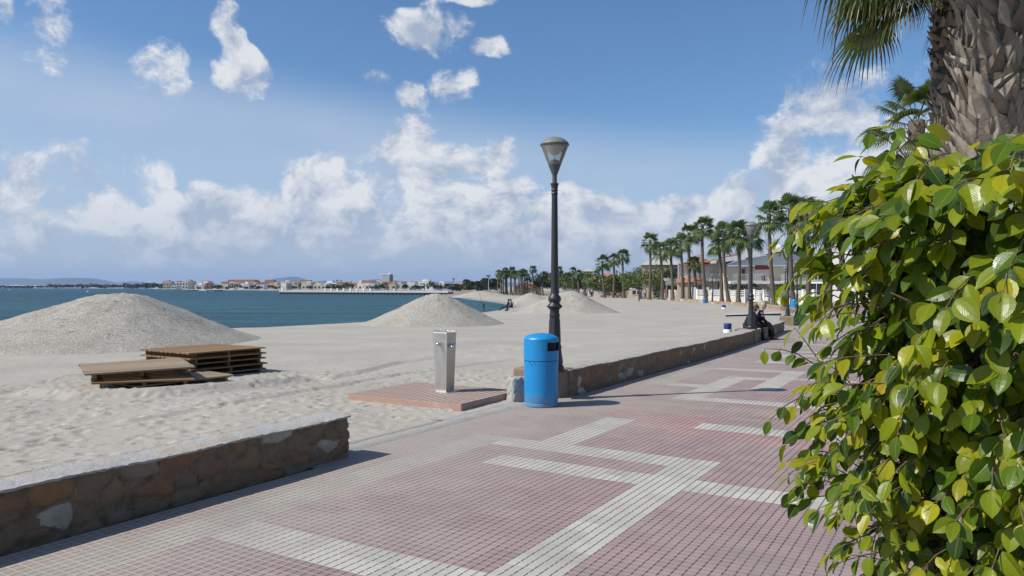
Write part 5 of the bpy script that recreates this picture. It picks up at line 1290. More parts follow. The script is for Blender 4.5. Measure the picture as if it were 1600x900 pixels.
def fence2():
    Y = 126; x0 = PX(1046, Y); W = PX(1090, Y)-x0; gz = float(g(Y)); r = empty('garden_fence', (x0, Y, gz), 'white panel fence on a tan stone base, left of the gate', 'fence')
    b = MB(); b.box((W*.3, 0, .45), (W*.6, .25, .9)); b.build('base_wall', M_TAN, r)
    for k in range(6): p = MB(); p.box((W*k/5*.98, 0, .9), (.22, .28, 1.8)); p.build('post', M_WHITE, r)
    for k in range(5): p = MB(); p.box((W*(k+.5)/5*.98, .05, 1.3), (W/5-.24, .06, .85)); p.build('panel', M_SHUT, r)
    x0 = PX(1087, 113); r = empty('garden_gate', (x0, 113, float(g(113))), 'pale grey double gate with white posts, right of the dwarf palm', 'gate')
    for k in range(2):
        p = MB(); p.box((.9+k*1.8, 0, .95), (1.7, .07, 1.9)); 
        for i in range(5): p.box((.3+k*1.8+i*.3, -.05, .95), (.05, .05, 1.8))
        p.build('leaf', M_GREYW, r)
    for x in (-.1, 1.8, 3.7): p = MB(); p.box((x, 0, 1.1), (.3, .3, 2.2)); p.build('post', M_WHITE, r)
    Y = 150; x0 = PX(978, Y); W = PX(996, Y)-x0; r = empty('garden_wall', (x0, Y, float(g(Y))), 'low cream garden wall between two leafy trees', 'wall'); p = MB(); p.box((W/2, 0, .8), (W, .25, 1.6)); p.build('panel', M_CREAM, r)
    Y = 172; x0 = PX(928, Y); W = PX(953, Y)-x0; r = empty('garden_wall', (x0, Y, float(g(Y))), 'white garden wall seen between the far palms', 'wall'); p = MB(); p.box((W/2, 0, .75), (W, .25, 1.5)); p.build('panel', M_WHITE, r)
fence2()
def hedge(px0, px1, top, Y, label, seed, m=M_TREEB, low=470):
    random.seed(seed); x0, x1 = PX(px0, Y), PX(px1, Y); gz = float(g(Y)); H = PZ(top, Y)-gz; c = MB()
    for k in range(int((x1-x0)*H*60)):
        x = random.uniform(x0, x1); z = H*(1-random.random()**1.3*.95)*random.uniform(.93, 1.06+.08*math.sin(x*2)); y = random.uniform(-.6, .4); s_ = random.uniform(.08, .22); n = Vector((random.gauss(-.3, .6), random.gauss(-.6, .6), random.gauss(.4, .6))).normalized(); a = n.orthogonal().normalized(); b = n.cross(a); p = Vector((x-x0, y, z)); c.face([p-a*s_, p-b*s_*.6, p+a*s_, p+b*s_*.6])
    o = c.build('hedge', m); o.location = (x0, Y, gz); tag(o, label, 'hedge', 'hedges behind the fences')
hedge(1139, 1184, 445, 113, 'dark clipped hedge below the long balcony', 1); hedge(1213, 1234, 444, 108, 'dark hedge right of the stout palm', 2); hedge(1246, 1268, 446, 104, 'dark hedge behind the pierced white fence panels', 3)
hedge(1020, 1046, 450, 134, 'dark hedge under the round olive tree', 4); hedge(880, 905, 452, 212, 'far dark hedge behind the third sand pile', 6, M_TREEF); hedge(1186, 1206, 452, 112, 'green shrubs at the foot of the outside stair', 7, M_TREEF); hedge(960, 980, 451, 168, 'dark bushes behind the three middle palms', 8)

# ------------------------------------------------------------------ the pier
def build_pier():
    A = at(704, 457, 262); B = at(441, 457, 300); A.z = B.z = WATER_Z; L = (B-A).length; rz = math.atan2(B.y-A.y, B.x-A.x)
    r = empty('pier', (A.x, A.y, WATER_Z), 'long pale pier with railings reaching into the lagoon', 'pier', rz=rz)
    d = MB(); d.box((L/2, 0, .85), (L, 3.4, .35)); d.build('deck', M_CONC, r)
    p = MB(); 
    for k in range(46): p.box((L*k/45, 0, .2), (.5, 3.0, 1.1))
    p.box((L/2, .2, .45), (L, 2.2, .5)); p.build('piles', M_DARKC, r)
    s_ = 1 if math.sin(rz+math.pi/2) < 0 else -1
    b = MB(); 
    for z in (1.45, 1.75, 2.05): b.box((L/2, s_*1.6, z), (L, .06, .05))
    b.box((L/2, s_*1.55, 1.25), (L, .1, .45)); b.build('railing', M_GREYW, r)
    for px in (447, 520, 530, 540, 550, 561, 571, 582, 592, 628):
        t_ = (px-704)/(441-704); c = MB(); c.box((L*t_, s_*1.5, 1.6), (.7 if px < 600 else .5, .5, 1.2)); c.build('bollard', M_WHITE, r)
    h = empty('pier_house', (B.x+1.6, B.y, WATER_Z+1.03), 'small square kiosk with grey upper storey on the outer end of the pier', 'kiosk', rz=rz)
    c = MB(); c.box((0, 0, .95), (2.9, 2.9, 1.9)); c.build('wall', M_CONC, h); c = MB(); c.box((0, 0, 2.5), (2.9, 2.9, 1.15)); c.build('upper_storey', M_GREYW, h)
    c = MB(); c.tube([(.8, 0, 3.0), (.8, 0, 4.7)], .06, 6); c.build('mast', M_LINE, h)
build_pier()

# ------------------------------------------------------------------ distant town, hotel, hills
def far_house(x, Y, W, D, H, m, label, roofm=None, floors=3, name='town_house', group='houses of the town across the bay'):
    r = empty(name, (x, Y, -.5), label, 'building', group)
    b = MB(); b.box((0, 0, H/2), (W, D, H), m)
    st = random.random()
    if st < .5: b.box((W*.18*random.choice((-1, 1)), D*.1, H+.7), (W*.45, D*.5, 1.4), m)
    b.build('wall', m, r)
    c = MB(); 
    if roofm: prism(c, [(-W/2-.3, H), (W/2+.3, H), (W/2-1, H+1.2), (-W/2+1, H+1.2)], -D/2-.3, D/2+.3); c.build('roof', roofm, r)
    w_ = MB(); fl = max(1, int(H/3)); nw = max(2, int(W/2.6))
    for f_ in range(fl):
        for k in range(nw):
            if random.random() < .85: w_.box((-W/2+(k+.5)*W/nw, -D/2-.02, f_*3+1.7), (1.2, .12, 1.4))
    w_.build('windows', M_WIN, r) if w_.v else None; return r
random.seed(21)
wallms = [(M_WHITE, 'white'), (M_CREAM, 'cream'), (M_WHITE, 'white'), (M_TAN, 'beige'), (M_PINK, 'pinkish'), (M_GREYW, 'pale grey'), (M_YELLOW, 'ochre')]
def town_shore(px):  # distance of the first row
    return float(np.interp(px, [262, 330, 440, 520, 620, 700, 770], [700, 640, 560, 500, 440, 400, 380]))
marks = [(282, "at the far town's left tip"), (318, 'above the white boat'), (358, 'left of the long red roofed hall'), (404, 'below the long red roofed hall'), (437, 'left of the pier kiosk'), (470, 'behind the pier kiosk'), (516, 'left of the three dark masts'), (548, 'right of the three dark masts'), (592, 'left of the hotel tower'), (614, 'below the hotel tower'), (650, 'right of the hotel tower'), (700, 'above the middle sand pile'), (740, 'right of the thin mast'), (800, 'left of the far palm clump')]
seen = {}
for k in range(205):
    px = 266+(k+random.random())*509/205; row = random.random(); Y = town_shore(px)*(1.03+row*.65); mm, nm = random.choice(wallms)
    top = random.choice((random.uniform(443, 447.5), random.uniform(440, 446)))-row*1.0
    if px > 690: top += 1.5
    H = max(3.5, PZ(top, Y)+.5); Wm = random.uniform(3.2, 8.5)*(1+row*.4)
    rf = M_ROOF if random.random() < .16 else None; reg = next(l for p_, l in marks if px < p_)
    size = ('slim' if Wm < 5 else 'narrow' if Wm < 7.5 else 'wide')+(' low' if H < 5.5 else ' middling' if H < 8 else ' tall'); lab = f'{size} {nm} {"tile roofed" if rf else "flat roofed"} house {reg}'; c_ = seen.get(lab, 0); seen[lab] = c_+1
    if row > .5 and c_ > 0: lab = lab.replace(' house ', ' rear house '); c_ = seen.get(lab, 0); seen[lab] = c_+1
    if c_ == 1: lab = lab.replace(' house ', ' house more right, ')
    if c_ == 2: lab = lab.replace(' house ', ' house far right, ')
    if c_ == 3: lab = lab.replace(' house ', ' house row end, ')
    far_house(PX(px, Y), Y, Wm, 9, H, mm, lab, rf)
for (px, w_, top, Y, m, lab) in [(288, 40, 440.5, 720, M_CREAM, 'wide cream block at the left end of the far town'), (298, 22, 439, 735, M_TAN, 'tall beige block left of the long red roofed hall'), (276, 16, 446, 690, M_WHITE, 'long white low building at the left shore of the far town')]:
    far_house(PX(px, Y), Y, w_/2.2/1200*Y, 10, PZ(top, Y)+.5, m, lab, None, group=None)
def hall():
    Y = 800; x0 = PX(360, Y); W = PX(402, Y)-x0; H = PZ(441, Y)+.5; r = empty('long_hall', (x0, Y, -.5), 'long building with a dark red roof above the far town', 'building')
    b = MB(); b.box((W/2, 0, H/2), (W, 14, H)); b.build('wall', M_WHITE, r); b = MB(); prism(b, [(-1, H), (W+1, H), (W-1.5, H+2.6), (1, H+2.6)], -8, 8); b.build('roof', M_ROOF, r)
    w_ = MB(); [w_.box((W*(k+.5)/12, -7.03, H-1.2), (1.3, .12, 1.2)) for k in range(12)]; w_.build('windows', M_WIN, r)
    x0 = PX(416, Y); W = PX(430, Y)-x0; H = PZ(440, Y)+.5; r = empty('red_roofed_house', (x0, Y, -.5), 'tall house with red roof between the long hall and the pier kiosk', 'building'); b = MB(); b.box((W/2, 0, H/2), (W, 10, H)); b.build('wall', M_PINK, r); b = MB(); prism(b, [(-.6, H), (W+.6, H), (W-1.5, H+2), (1.5, H+2)], -6, 6); b.build('roof', M_ROOF, r)
hall()
def hotel():
    Y = 1050; x0 = PX(595.5, Y); W = PX(611.5, Y)-x0; base = -.5; H = PZ(428.5, Y)-base; r = empty('hotel_block', (x0, Y, base), 'square white hotel tower with dark balcony bands above the far town', 'building')
    b = MB(); b.box((W/2, 7, H/2), (W-.6, 13, H-.4)); b.build('wall', M_GREYW, r)
    n = 9
    for k in range(n):
        c = MB(); c.box((W*.4, 6.4, H*(k+1)/n-.5), (W*.82, 14.4, 1.0)); c.build('balcony_band', M_WHITE, r)
    c = MB(); c.box((W*.94, 6.8, H/2), (W*.13, 13.6, H)); c.build('stair_tower', M_DARKC, r)
    c = MB(); c.box((W*.75, 6, H+1.0), (3.5, 4, 2)); c.tube([(W*.78, 6, H+1.8), (W*.78, 6, H+4)], .25, 6); c.build('plant_room', M_WHITE, r)
hotel()
for i, (px, top, Y, lab) in enumerate([(521, 438.5, 600, 'leftmost of three dark masts over the far town'), (527, 437, 605, 'middle and tallest of three dark masts over the far town'), (533, 438, 610, 'rightmost of three dark masts over the far town'), (709, 434.5, 560, 'thin mast over the far town left of the floodlight pole'), (223, 440, 1300, 'thin chimney mast on the far dark shore')]):
    gz = -.5; H = PZ(top, Y)-gz; b = MB(); b.tube([(0, 0, 0), (0, 0, H)], [.35, .25], 6); b.box((0, 0, H*.93), (1.6, 1.6, H*.1)); b.box((0, 0, H*.6), (1.1, 1.1, .6)); o = b.build('mast', M_DARKC); o.location = (PX(px, Y), Y, gz); tag(o, lab, 'mast', 'masts over the far shore')
def tree_mass(name, pts, n, label, seed, ls=1.0, m=M_TREEB):
    random.seed(seed); c = MB()
    for k in range(n):
        x, y, z, r = random.choice(pts); d = Vector((random.gauss(0, 1), random.gauss(0, 1), random.gauss(0, 1))).normalized(); p = Vector((x, y, z))+Vector((d.x*r, d.y*r*.6, abs(d.z)*r*.9)); n_ = d; a = n_.orthogonal().normalized(); b = n_.cross(a); s_ = ls*random.uniform(.6, 1.3); c.face([p-a*s_, p-b*s_*.7, p+a*s_, p+b*s_*.7])
    o = c.build(name, m); return tag(o, label, 'trees', kind='stuff')
random.seed(31)
pts = []
for k in range(240):
    px = random.uniform(-140, 262); Y = float(np.interp(px, [-140, 0, 150, 262], [1480, 1430, 1330, 900])); pts.append((PX(px, Y), Y+random.uniform(0, 20), random.uniform(-1, .5)+(1.4 if px < 60 else 3.0)*random.random(), random.uniform(2.5, 5.5 if px > 60 else 3.2)))
tree_mass('far_shore_trees', pts, 9000, 'dark line of trees on the far left shore', 1, 1.4)
pts = []
for k in range(95):
    px = random.uniform(300, 780); Y = town_shore(px)*random.uniform(.985, 1.10); pts.append((PX(px, Y), Y, random.uniform(-.3, 2.0), random.uniform(1.3, 3.2)))
tree_mass('town_trees', pts, 7000, 'dark trees between the houses of the far town', 2, .55)
pts = []
for k in range(34):
    px = random.uniform(728, 782); Y = random.uniform(330, 370); pts.append((PX(px, Y), Y, random.uniform(.5, 3.6), random.uniform(1.2, 2.3)))
tree_mass('bay_trees', pts, 4500, 'dark row of trees left of the far palm clump', 3, .5)
for (px, w_, lab, m) in [(32, 60, 'long pale greenhouse roofs on the far left shore', M_GREYW), (14, 24, 'white shed row at the left edge of the far shore', M_WHITE)]:
    Y = 1500 if px > 20 else 1480; b = MB(); b.box((0, 0, 2.2), (w_/1200*Y, 10, 4.5)); prism(b, [(-w_/2400*Y, 4.4), (w_/2400*Y, 4.4), (0, 5.6)], -5, 5); o = b.build('greenhouse', m); o.location = (PX(px, Y), Y+22, -.4); tag(o, lab, 'greenhouse')
far_house(PX(218, 1180), 1180, 16, 8, 5.0, M_PINK, 'single red brown house on the far left shore', M_ROOF, group=None); far_house(PX(190, 1250), 1250, 12, 8, 4.5, M_WHITE, 'single white house among the far left trees', None, group=None); far_house(PX(264, 800), 800, 9, 8, 8, M_TAN, 'beige tower block at the left tip of the far town', None, group=None)

def hills(name, prof, Y, depth, label, seed):
    xs = np.linspace(prof[0][0], prof[-1][0], 160); ys = np.linspace(0, 1, 16); V = []; 
    for j, v in enumerate(ys):
        for px in xs:
            top = np.interp(px, [p[0] for p in prof], [p[1] for p in prof]); H = max(0, PZ(top, Y)+.5)
            k = math.sin(v*math.pi)**.9; Yy = Y+(v-.5)*depth; n = float(fbm(np.array([px*.09+seed]), np.array([v*4.0]), 4, seed)[0])
            V.append((PX(px, Y), Yy, -1.0+H*k*(1+.25*n*(1-abs(v-.5)*0) if abs(v-.5) > .08 else 1)*1.0))
    nx = len(xs); idx = np.arange(len(V)).reshape(16, nx); Fq = np.stack([idx[:-1, :-1], idx[:-1, 1:], idx[1:, 1:], idx[1:, :-1]], -1).reshape(-1, 4)
    o = np_mesh(name, V, Fq, M_HILL); return tag(o, label, 'hills', kind='structure')
hills('hills_left', [(-220, 447), (-150, 438), (-80, 436), (-20, 438), (0, 437.5), (22, 434.5), (45, 437.5), (62, 436), (80, 437.5), (92, 438), (100, 435), (125, 434), (135, 437), (145, 442), (165, 446)], 9500, 2500, 'blue grey hills beyond the left shore', 3)
hills('hill_small', [(150, 447.5), (185, 444), (207, 439.5), (220, 443), (236, 447), (262, 447.6)], 10000, 1500, 'small cone hill left of the far town', 4)
hills('hill_mid', [(424, 447), (432, 440), (440, 434), (462, 432.2), (472, 436), (482, 441), (495, 440), (508, 438), (522, 443), (545, 447.5)], 10500, 1800, 'flat topped hill above the far town', 5)
hills('hills_right', [(545, 447.5), (570, 440), (592, 435.5), (612, 438), (640, 440), (690, 440), (740, 440), (790, 441), (840, 444), (900, 447), (1000, 447)], 11000, 2200, 'faint pale hills behind the hotel tower', 6)

# boats
def boat(px, py, L, m, label, mast=False):
    Y = (EYE-WATER_Z)*F/(py-HOR); r = empty('boat', (PX(px, Y), Y, WATER_Z-.1), label, 'boat', 'small boats off the far town'); b = MB()
    for s_ in (0,):
        pr = [(-L/2, .15), (-L/2+.2, 0), (L/2-.8, 0), (L/2, .9), (-L/2, .7)]; prism(b, pr, -.9, .9)
    b.build('hull', m, r); b = MB(); b.box((-L*.05, 0, 1.05), (L*.35, 1.2, .7)); b.build('cabin', M_WHITE, r); 
    if mast: b = MB(); b.tube([(0, 0, 1), (0, 0, 3.2)], .06, 6); b.build('mast', M_LINE, r)
    return r
boat(301, 455.0, 5.2, M_BLUET, 'dark blue boat, leftmost of the three off the far town'); boat(318, 454.4, 5.6, M_WHITE, 'white boat between two dark boats off the far town', True); boat(342, 455.2, 4.8, M_BLACK, 'dark boat, rightmost of the three off the far town')
for px, py, lab in ((137, 456.5, 'white mooring buoy floating left of the largest sand pile top'), (15, 453.5, 'white buoy near the left edge of the water'), (200, 454, 'dark float in the water above the largest sand pile')):
    Y = (EYE-WATER_Z)*F/(py-HOR); b = MB(); b.sphere((0, 0, .1), .5, 10, 6); o = b.build('buoy', M_WHITE if 'white' in lab else M_BLACK, smooth=True); o.location = (PX(px, Y), Y, WATER_Z+.1); tag(o, lab, 'buoy')

# ------------------------------------------------------------------ things on the far beach
def pole_light():
    Y = 235; gz = float(g(Y)); H = PZ(430.5, Y)-gz; r = empty('floodlight_pole', (PX(763.5, Y), Y, gz), 'tall pale floodlight pole left of the far palm clump', 'street light'); b = MB(); b.tube([(0, 0, 0), (0, 0, H)], [.16, .10], 8); b.build('pole', M_CONC, r); b = MB(); b.box((-.1, 0, H-.1), (1.3, .6, .45)); b.box((-.1, 0, H-.7), (.9, .4, .2)); b.build('lamp_head', M_DARKC, r)
pole_light()
def booth(px, py0, py1, w_, Y, m, label, cat, name):
    gz = PZ(py1, Y); H = PZ(py0, Y)-gz; r = empty(name, (PX(px, Y), Y, gz), label, cat); b = MB(); b.box((0, 0, H/2), (w_, 1.0, H)); b.build('body', m, r, bevel=.04); b = MB(); b.box((0, 0, H+.05), (w_+.2, 1.2, .1)); b.build('roof', M_WHITE, r); b = MB(); b.box((0, -.52, H*.45), (w_*.5, .05, H*.7)); b.build('door', M_DARKC if m != M_BIN else M_NAVY, r); return r
booth(889.5, 452.2, 458.8, .9, 175, M_BIN, 'pale blue kiosk just behind the third sand pile', 'kiosk', 'kiosk'); booth(762.5, 454.5, 461, .9, 225, M_GREYW, 'grey cabinet at the foot of the floodlight pole', 'cabinet', 'cabinet'); booth(780, 452, 461, .45, 215, M_WHITE, 'white lifeguard booth beside the far palm clump', 'booth', 'lifeguard_booth')
b = MB(); b.tube([(0, 0, 0), (0, 0, .95)], .09, 8); b.sphere((0, 0, .97), .11, 8, 6); o = b.build('post', mat('rust_brown_paint', painted((.12, .04, .025), .7, .3, 6, .1)), smooth=True); o.location = (PX(998.5, 118), 118, PZ(471, 118)); tag(o, 'dark reddish brown wooden post on the sand before the leafy trees', 'post')
def planter(px, y0, y1, Y, w_, label):
    gz = PZ(y1, Y); H = PZ(y0, Y)-gz; r = empty('marker_bucket', (PX(px, Y), Y, gz), label, 'bucket', 'blue topped buckets on the sand'); b = MB(); b.lathe([(w_*.54, 0), (w_*.52, H*.1), (w_*.47, H*.36)], 24); b.build('base', M_WHITE, r, auto=40); b = MB(); b.lathe([(w_*.43, H*.361), (w_*.44, H*.42), (w_*.47, H*.95), (w_*.44, H), (w_*.38, H), (w_*.36, H*.92)], 24); b.build('body', M_NAVY, r, auto=40); return r
planter(1137, 505.3, 519.5, 26.8, .29, 'dark blue and white bucket on the sand left of the seated people'); planter(1131, 476.5, 482.5, 66, .36, 'distant dark blue bucket on the sand near the pale wall')
# slatted rail on the sand
r = empty('slatted_rail', (PX(1134, 40), 40, PZ(494.8, 40)), 'long dark rail with short white teeth lying across the sand behind the lamp', 'rail'); b = MB(); b.box((1.5, 0, .04), (3.0, .07, .08)); b.build('bar', M_BLACK, r); b = MB()
for k in range(26): b.box((.05+k*.115, 0, .115), (.05, .05, .07))
b.build('teeth', M_WHITE, r); r.rotation_euler = (0, R(-1.5), R(6))
r = empty('terracotta_strip', (PX(1197, 42), 42, PZ(493.0, 42)), 'thin reddish pole lying on the sand right of the blond person', 'pole'); b = MB(); b.tube([(0, 0, .03), (.85, 0, .02)], .03, 8); b.build('bar', M_PINK, r)
# stone drinking fountain before the fence
r = empty('stone_fountain', (PX(1188.5, 88), 88, PZ(475.5, 88)), 'small grey stone fountain in front of the white fence', 'fountain'); b = MB(); b.lathe([(.55, 0), (.5, .3), (.25, .45), (.18, .8), (.12, 1.1), (.2, 1.2), (.06, 1.5)], 12); b.build('column', M_CONC, r); b = MB(); b.box((-.8, 0, .15), (1.2, .7, .3)); b.box((.6, .1, .2), (.6, .6, .4)); b.build('rocks', M_RUBBLE_FAR, r)
# dry leaf by the platform, and small stones
b = MB(); 
for k in range(6): t0 = k/6; b.face([(-.07+.14*t0, -.025*math.sin(t0*3.1)-.004, .01+.02*math.sin(t0*3)), (-.07+.14*(t0+1/6), -.025*math.sin((t0+1/6)*3.1)-.004, .01+.02*math.sin((t0+1/6)*3)), (-.07+.14*(t0+1/6), .03*math.sin((t0+1/6)*3.1)+.004, .016), (-.07+.14*t0, .03*math.sin(t0*3.1)+.004, .016)])
o = b.build('dry_leaf', mat('orange_dry_leaf', painted((.40, .15, .04), .7, .4, 30, .2)), smooth=True); o.location = (PX(680, 9.6), 9.6, .04); tag(o, 'curled orange dry leaf on the sand in front of the platform', 'leaf')

# ------------------------------------------------------------------ people
def skin_fig(name, J, E, rad, m, parent=None, lv=2, loc=(0, 0, 0)):
    me = bpy.data.meshes.new(name); keys = list(J); me.from_pydata([J[k] for k in keys], [(keys.index(a), keys.index(b)) for a, b in E], []); me.update(); me.materials.append(m)
    o = bpy.data.objects.new(name, me); COL.objects.link(o); o.location = loc
    if parent: o.parent = parent
    sk = o.modifiers.new('skin', 'SKIN'); sk.use_smooth_shade = True
    for i, k in enumerate(keys):
        r = rad[k]; r = r if hasattr(r, '__len__') else (r, r); me.skin_vertices[0].data[i].radius = r; me.skin_vertices[0].data[i].use_root = (i == 0)
    s_ = o.modifiers.new('sub', 'SUBSURF'); s_.levels = s_.render_levels = lv
    return o
BE = [('pelvis', 'waist'), ('waist', 'chest'), ('chest', 'neck'), ('neck', 'head'), ('head', 'crown')]
for sd in 'LR': BE += [('pelvis', 'hip'+sd), ('hip'+sd, 'knee'+sd), ('knee'+sd, 'ankle'+sd), ('ankle'+sd, 'toe'+sd), ('chest', 'sh'+sd), ('sh'+sd, 'elb'+sd), ('elb'+sd, 'wri'+sd), ('wri'+sd, 'hand'+sd)]
BR = {'pelvis': (.12, .10), 'waist': (.12, .095), 'chest': (.14, .105), 'neck': .05, 'head': (.078, .088), 'crown': (.065, .075)}
for sd in 'LR': BR.update({'hip'+sd: .085, 'knee'+sd: .058, 'ankle'+sd: .04, 'toe'+sd: .035, 'sh'+sd: .06, 'elb'+sd: .043, 'wri'+sd: .03, 'hand'+sd: .035})
def clothes(J, keys, E, grow, name, m, parent, extra=None):
    JJ = {k: J[k] for k in keys}; ee = [(a, b) for a, b in E if a in JJ and b in JJ]; rr = {k: tuple(x+grow for x in (BR[k] if hasattr(BR[k], '__len__') else (BR[k],)*2)) for k in keys}; rr['pelvis'] = (.15, .13)
    if extra: rr.update(extra)
    return skin_fig(name, JJ, ee, rr, m, parent)
def person(loc, rz, J, top, bottom, hair, label, scale=1.0, shoe=M_BLACK, group=None, patches=False, hands=True):
    r = empty('person', loc, label, 'person', group, rz); r.scale = (scale,)*3
    skin_fig('body', J, BE, BR, M_SKIN, r)
    clothes(J, ['pelvis', 'waist', 'chest', 'neck', 'shL', 'shR', 'elbL', 'elbR', 'wriL', 'wriR'], BE, .022, 'jacket', top, r, {'chest': (.175, .165), 'shL': (.095, .095), 'shR': (.095, .095), 'waist': (.15, .145), 'neck': (.062, .062)})
    clothes(J, ['pelvis', 'hipL', 'hipR', 'kneeL', 'kneeR', 'ankleL', 'ankleR'], BE, .024, 'trousers', bottom, r)
    for sd in 'LR':
        a = Vector(J['ankle'+sd]); t_ = Vector(J['toe'+sd]); b = MB(); b.tube([a+Vector((0, 0, .05)), a+(t_-a)*.15+Vector((0, 0, -.01)), t_+Vector((0, 0, 0)), t_+(t_-a)*.25], [.05, .056, .046, .025], 10); b.build('shoe', shoe, r, smooth=True)
    h = Vector(J['head']); c = Vector(J['crown']); fwd = Vector(J.get('_fwd', (1, 0, 0)))
    up = (c-h).normalized(); mid = (h+c)/2
    b = MB(); b.sphere(tuple(mid-fwd*.022+up*.03), (.098, .092, .105), 16, 10); b.sphere(tuple(mid-fwd*.05-up*.04), (.07, .085, .09), 12, 8); ho = b.build('hair', hair, r, smooth=True)
    tx_ = bpy.data.textures.get('hairtx') or bpy.data.textures.new('hairtx', 'CLOUDS'); tx_.noise_scale = .03; dm = ho.modifiers.new('d', 'DISPLACE'); dm.texture = tx_; dm.strength = .03
    side = up.cross(fwd).normalized(); b = MB(); b.sphere(tuple(h+fwd*.098+up*.02), (.013, .013, .022), 8, 6); 
    for s_ in (-1, 1): b.sphere(tuple(h+side*s_*.085+up*.02), (.018, .012, .03), 8, 6)
    b.build('face_features', M_SKIN, r, smooth=True)
    b = MB(); 
    for s_ in (-1, 1): b.sphere(tuple(h+fwd*.082+side*s_*.032+up*.045), (.012, .016, .012), 8, 5)
    b.build('glasses' if patches else 'eyes', M_BLACK, r, smooth=True)
    b = MB(); b.sphere(tuple(h+fwd*.085-up*.045), (.006, .022, .005), 8, 5); b.build('mouth', mat('lips', None, (.30, .09, .07), .6), r, smooth=True)
    if hands:
        for sd in 'LR':
            w_ = Vector(J['wri'+sd]); hd = Vector(J['hand'+sd]); d = (hd-w_).normalized(); x = d.cross(Vector((0, 0, 1))).normalized() if abs(d.z) < .95 else Vector((1, 0, 0)); y = x.cross(d)
            for k in range(4): o_ = hd+x*(k-1.5)*.018+d*.02; b = MB(); L = (.06, .072, .068, .052)[k]; b.tube([o_, o_+d*L*.5, o_+d*L*.85-y*L*.35+Vector((0, 0, -.012)), o_+d*L-y*L*.5+Vector((0, 0, -.025))], [.009, .009, .008, .006], 6); b.build('finger', M_SKIN, r, smooth=True)
            b = MB(); o_ = hd-x*.03; b.tube([o_-d*.02, o_-x*.022+d*.012, o_-x*.024+d*.04], [.011, .010, .007], 6); b.build('thumb', M_SKIN, r, smooth=True)
    if patches:
        s_, e_ = Vector(J['shR']), Vector(J['elbR']); out = Vector((0, -1, .25)).normalized()
        for t_, rr in ((.12, .055), (.50, .045)):
            b = MB(); p = s_.lerp(e_, t_)+out*.075; b.sphere(tuple(p), (rr, .018, rr*.75), 10, 6); b.build('sleeve_patch', M_WHITE, r, smooth=True)
        b = MB(); b.sphere((.155, -.04, .44), (.012, .012, .035), 8, 5); b.sphere((.165, -.02, .34), (.012, .012, .02), 8, 5); b.build('chest_badge', M_WHITE, r, smooth=True)
    return r
# seated; x forward, z = 0 at the seat
def sit(lean=.05, hd=(.02, 0), hz=0.0, cross=False, seat=.43, hands=(.42, .0, .12), spread=.1):
    J = {'pelvis': (0, 0, .10), 'waist': (.01+lean*.3, 0, .26), 'chest': (.02+lean*.8, 0, .46), 'neck': (.04+lean*1.15, 0, .60), 'head': (.06+lean*1.4+hd[0], hd[1], .70+hz), 'crown': (.055+lean*1.45+hd[0]*1.3, hd[1], .78+hz)}
    for sd, s_ in (('L', 1), ('R', -1)):
        J['hip'+sd] = (.04, s_*.09, .08); J['knee'+sd] = (.44, s_*(spread), .10+(.03 if cross and sd == 'R' else 0)); J['ankle'+sd] = (.42+(.10 if sd == 'R' else 0), s_*(spread-.01), -seat+.08); J['toe'+sd] = (.57+(.10 if sd == 'R' else 0), s_*spread, -seat+.035)
        J['sh'+sd] = (.03+lean*.9, s_*.175, .52); J['elb'+sd] = (.12+lean*.8, s_*.22, .27); J['wri'+sd] = (hands[0]-.09, s_*.055, hands[2]+.08); J['hand'+sd] = (hands[0]-.02, s_*.025, hands[2]+.06)
    J['_fwd'] = (1, 0, 0); return J
def clean(J): f_ = J.pop('_fwd', (1, 0, 0)); return J, f_
class JD(dict):
    pass
def mk(J):
    f_ = J.pop('_fwd'); return J
_sf = skin_fig
def skin_fig(name, J, E, rad, m, parent=None, lv=2, loc=(0, 0, 0)):
    JJ = {k: v for k, v in J.items() if not k.startswith('_')}; return _sf(name, JJ, E, rad, m, parent, lv, loc)
pA = wfr(s_at_Y(26.35), -.20)[0]; dA = wfr(s_at_Y(26.35))[2]
person((pA[0], pA[1], float(g(26.3))+.415), math.atan2(dA[1], dA[0])+R(10), sit(.10, (.02, .02), 0, seat=.42, hands=(.40, 0, .12)), M_BLACKC, M_BLACKC, M_BLOND, 'person with short blond hair and black uniform, sitting on the wall with clasped hands', 1.0, M_SHOE, patches=True)
pB = wfr(s_at_Y(25.9), -.47)[0]
person((pB[0], pB[1], float(g(25.7))+.37), math.atan2(dA[1], dA[0])+R(25), sit(.16, (.04, 0), -.03, seat=.42, hands=(.40, 0, .14)), M_BLACKC, M_BLACKC, M_DKHAIR, 'dark haired person in black, sitting behind the second lamp post', 1.0)

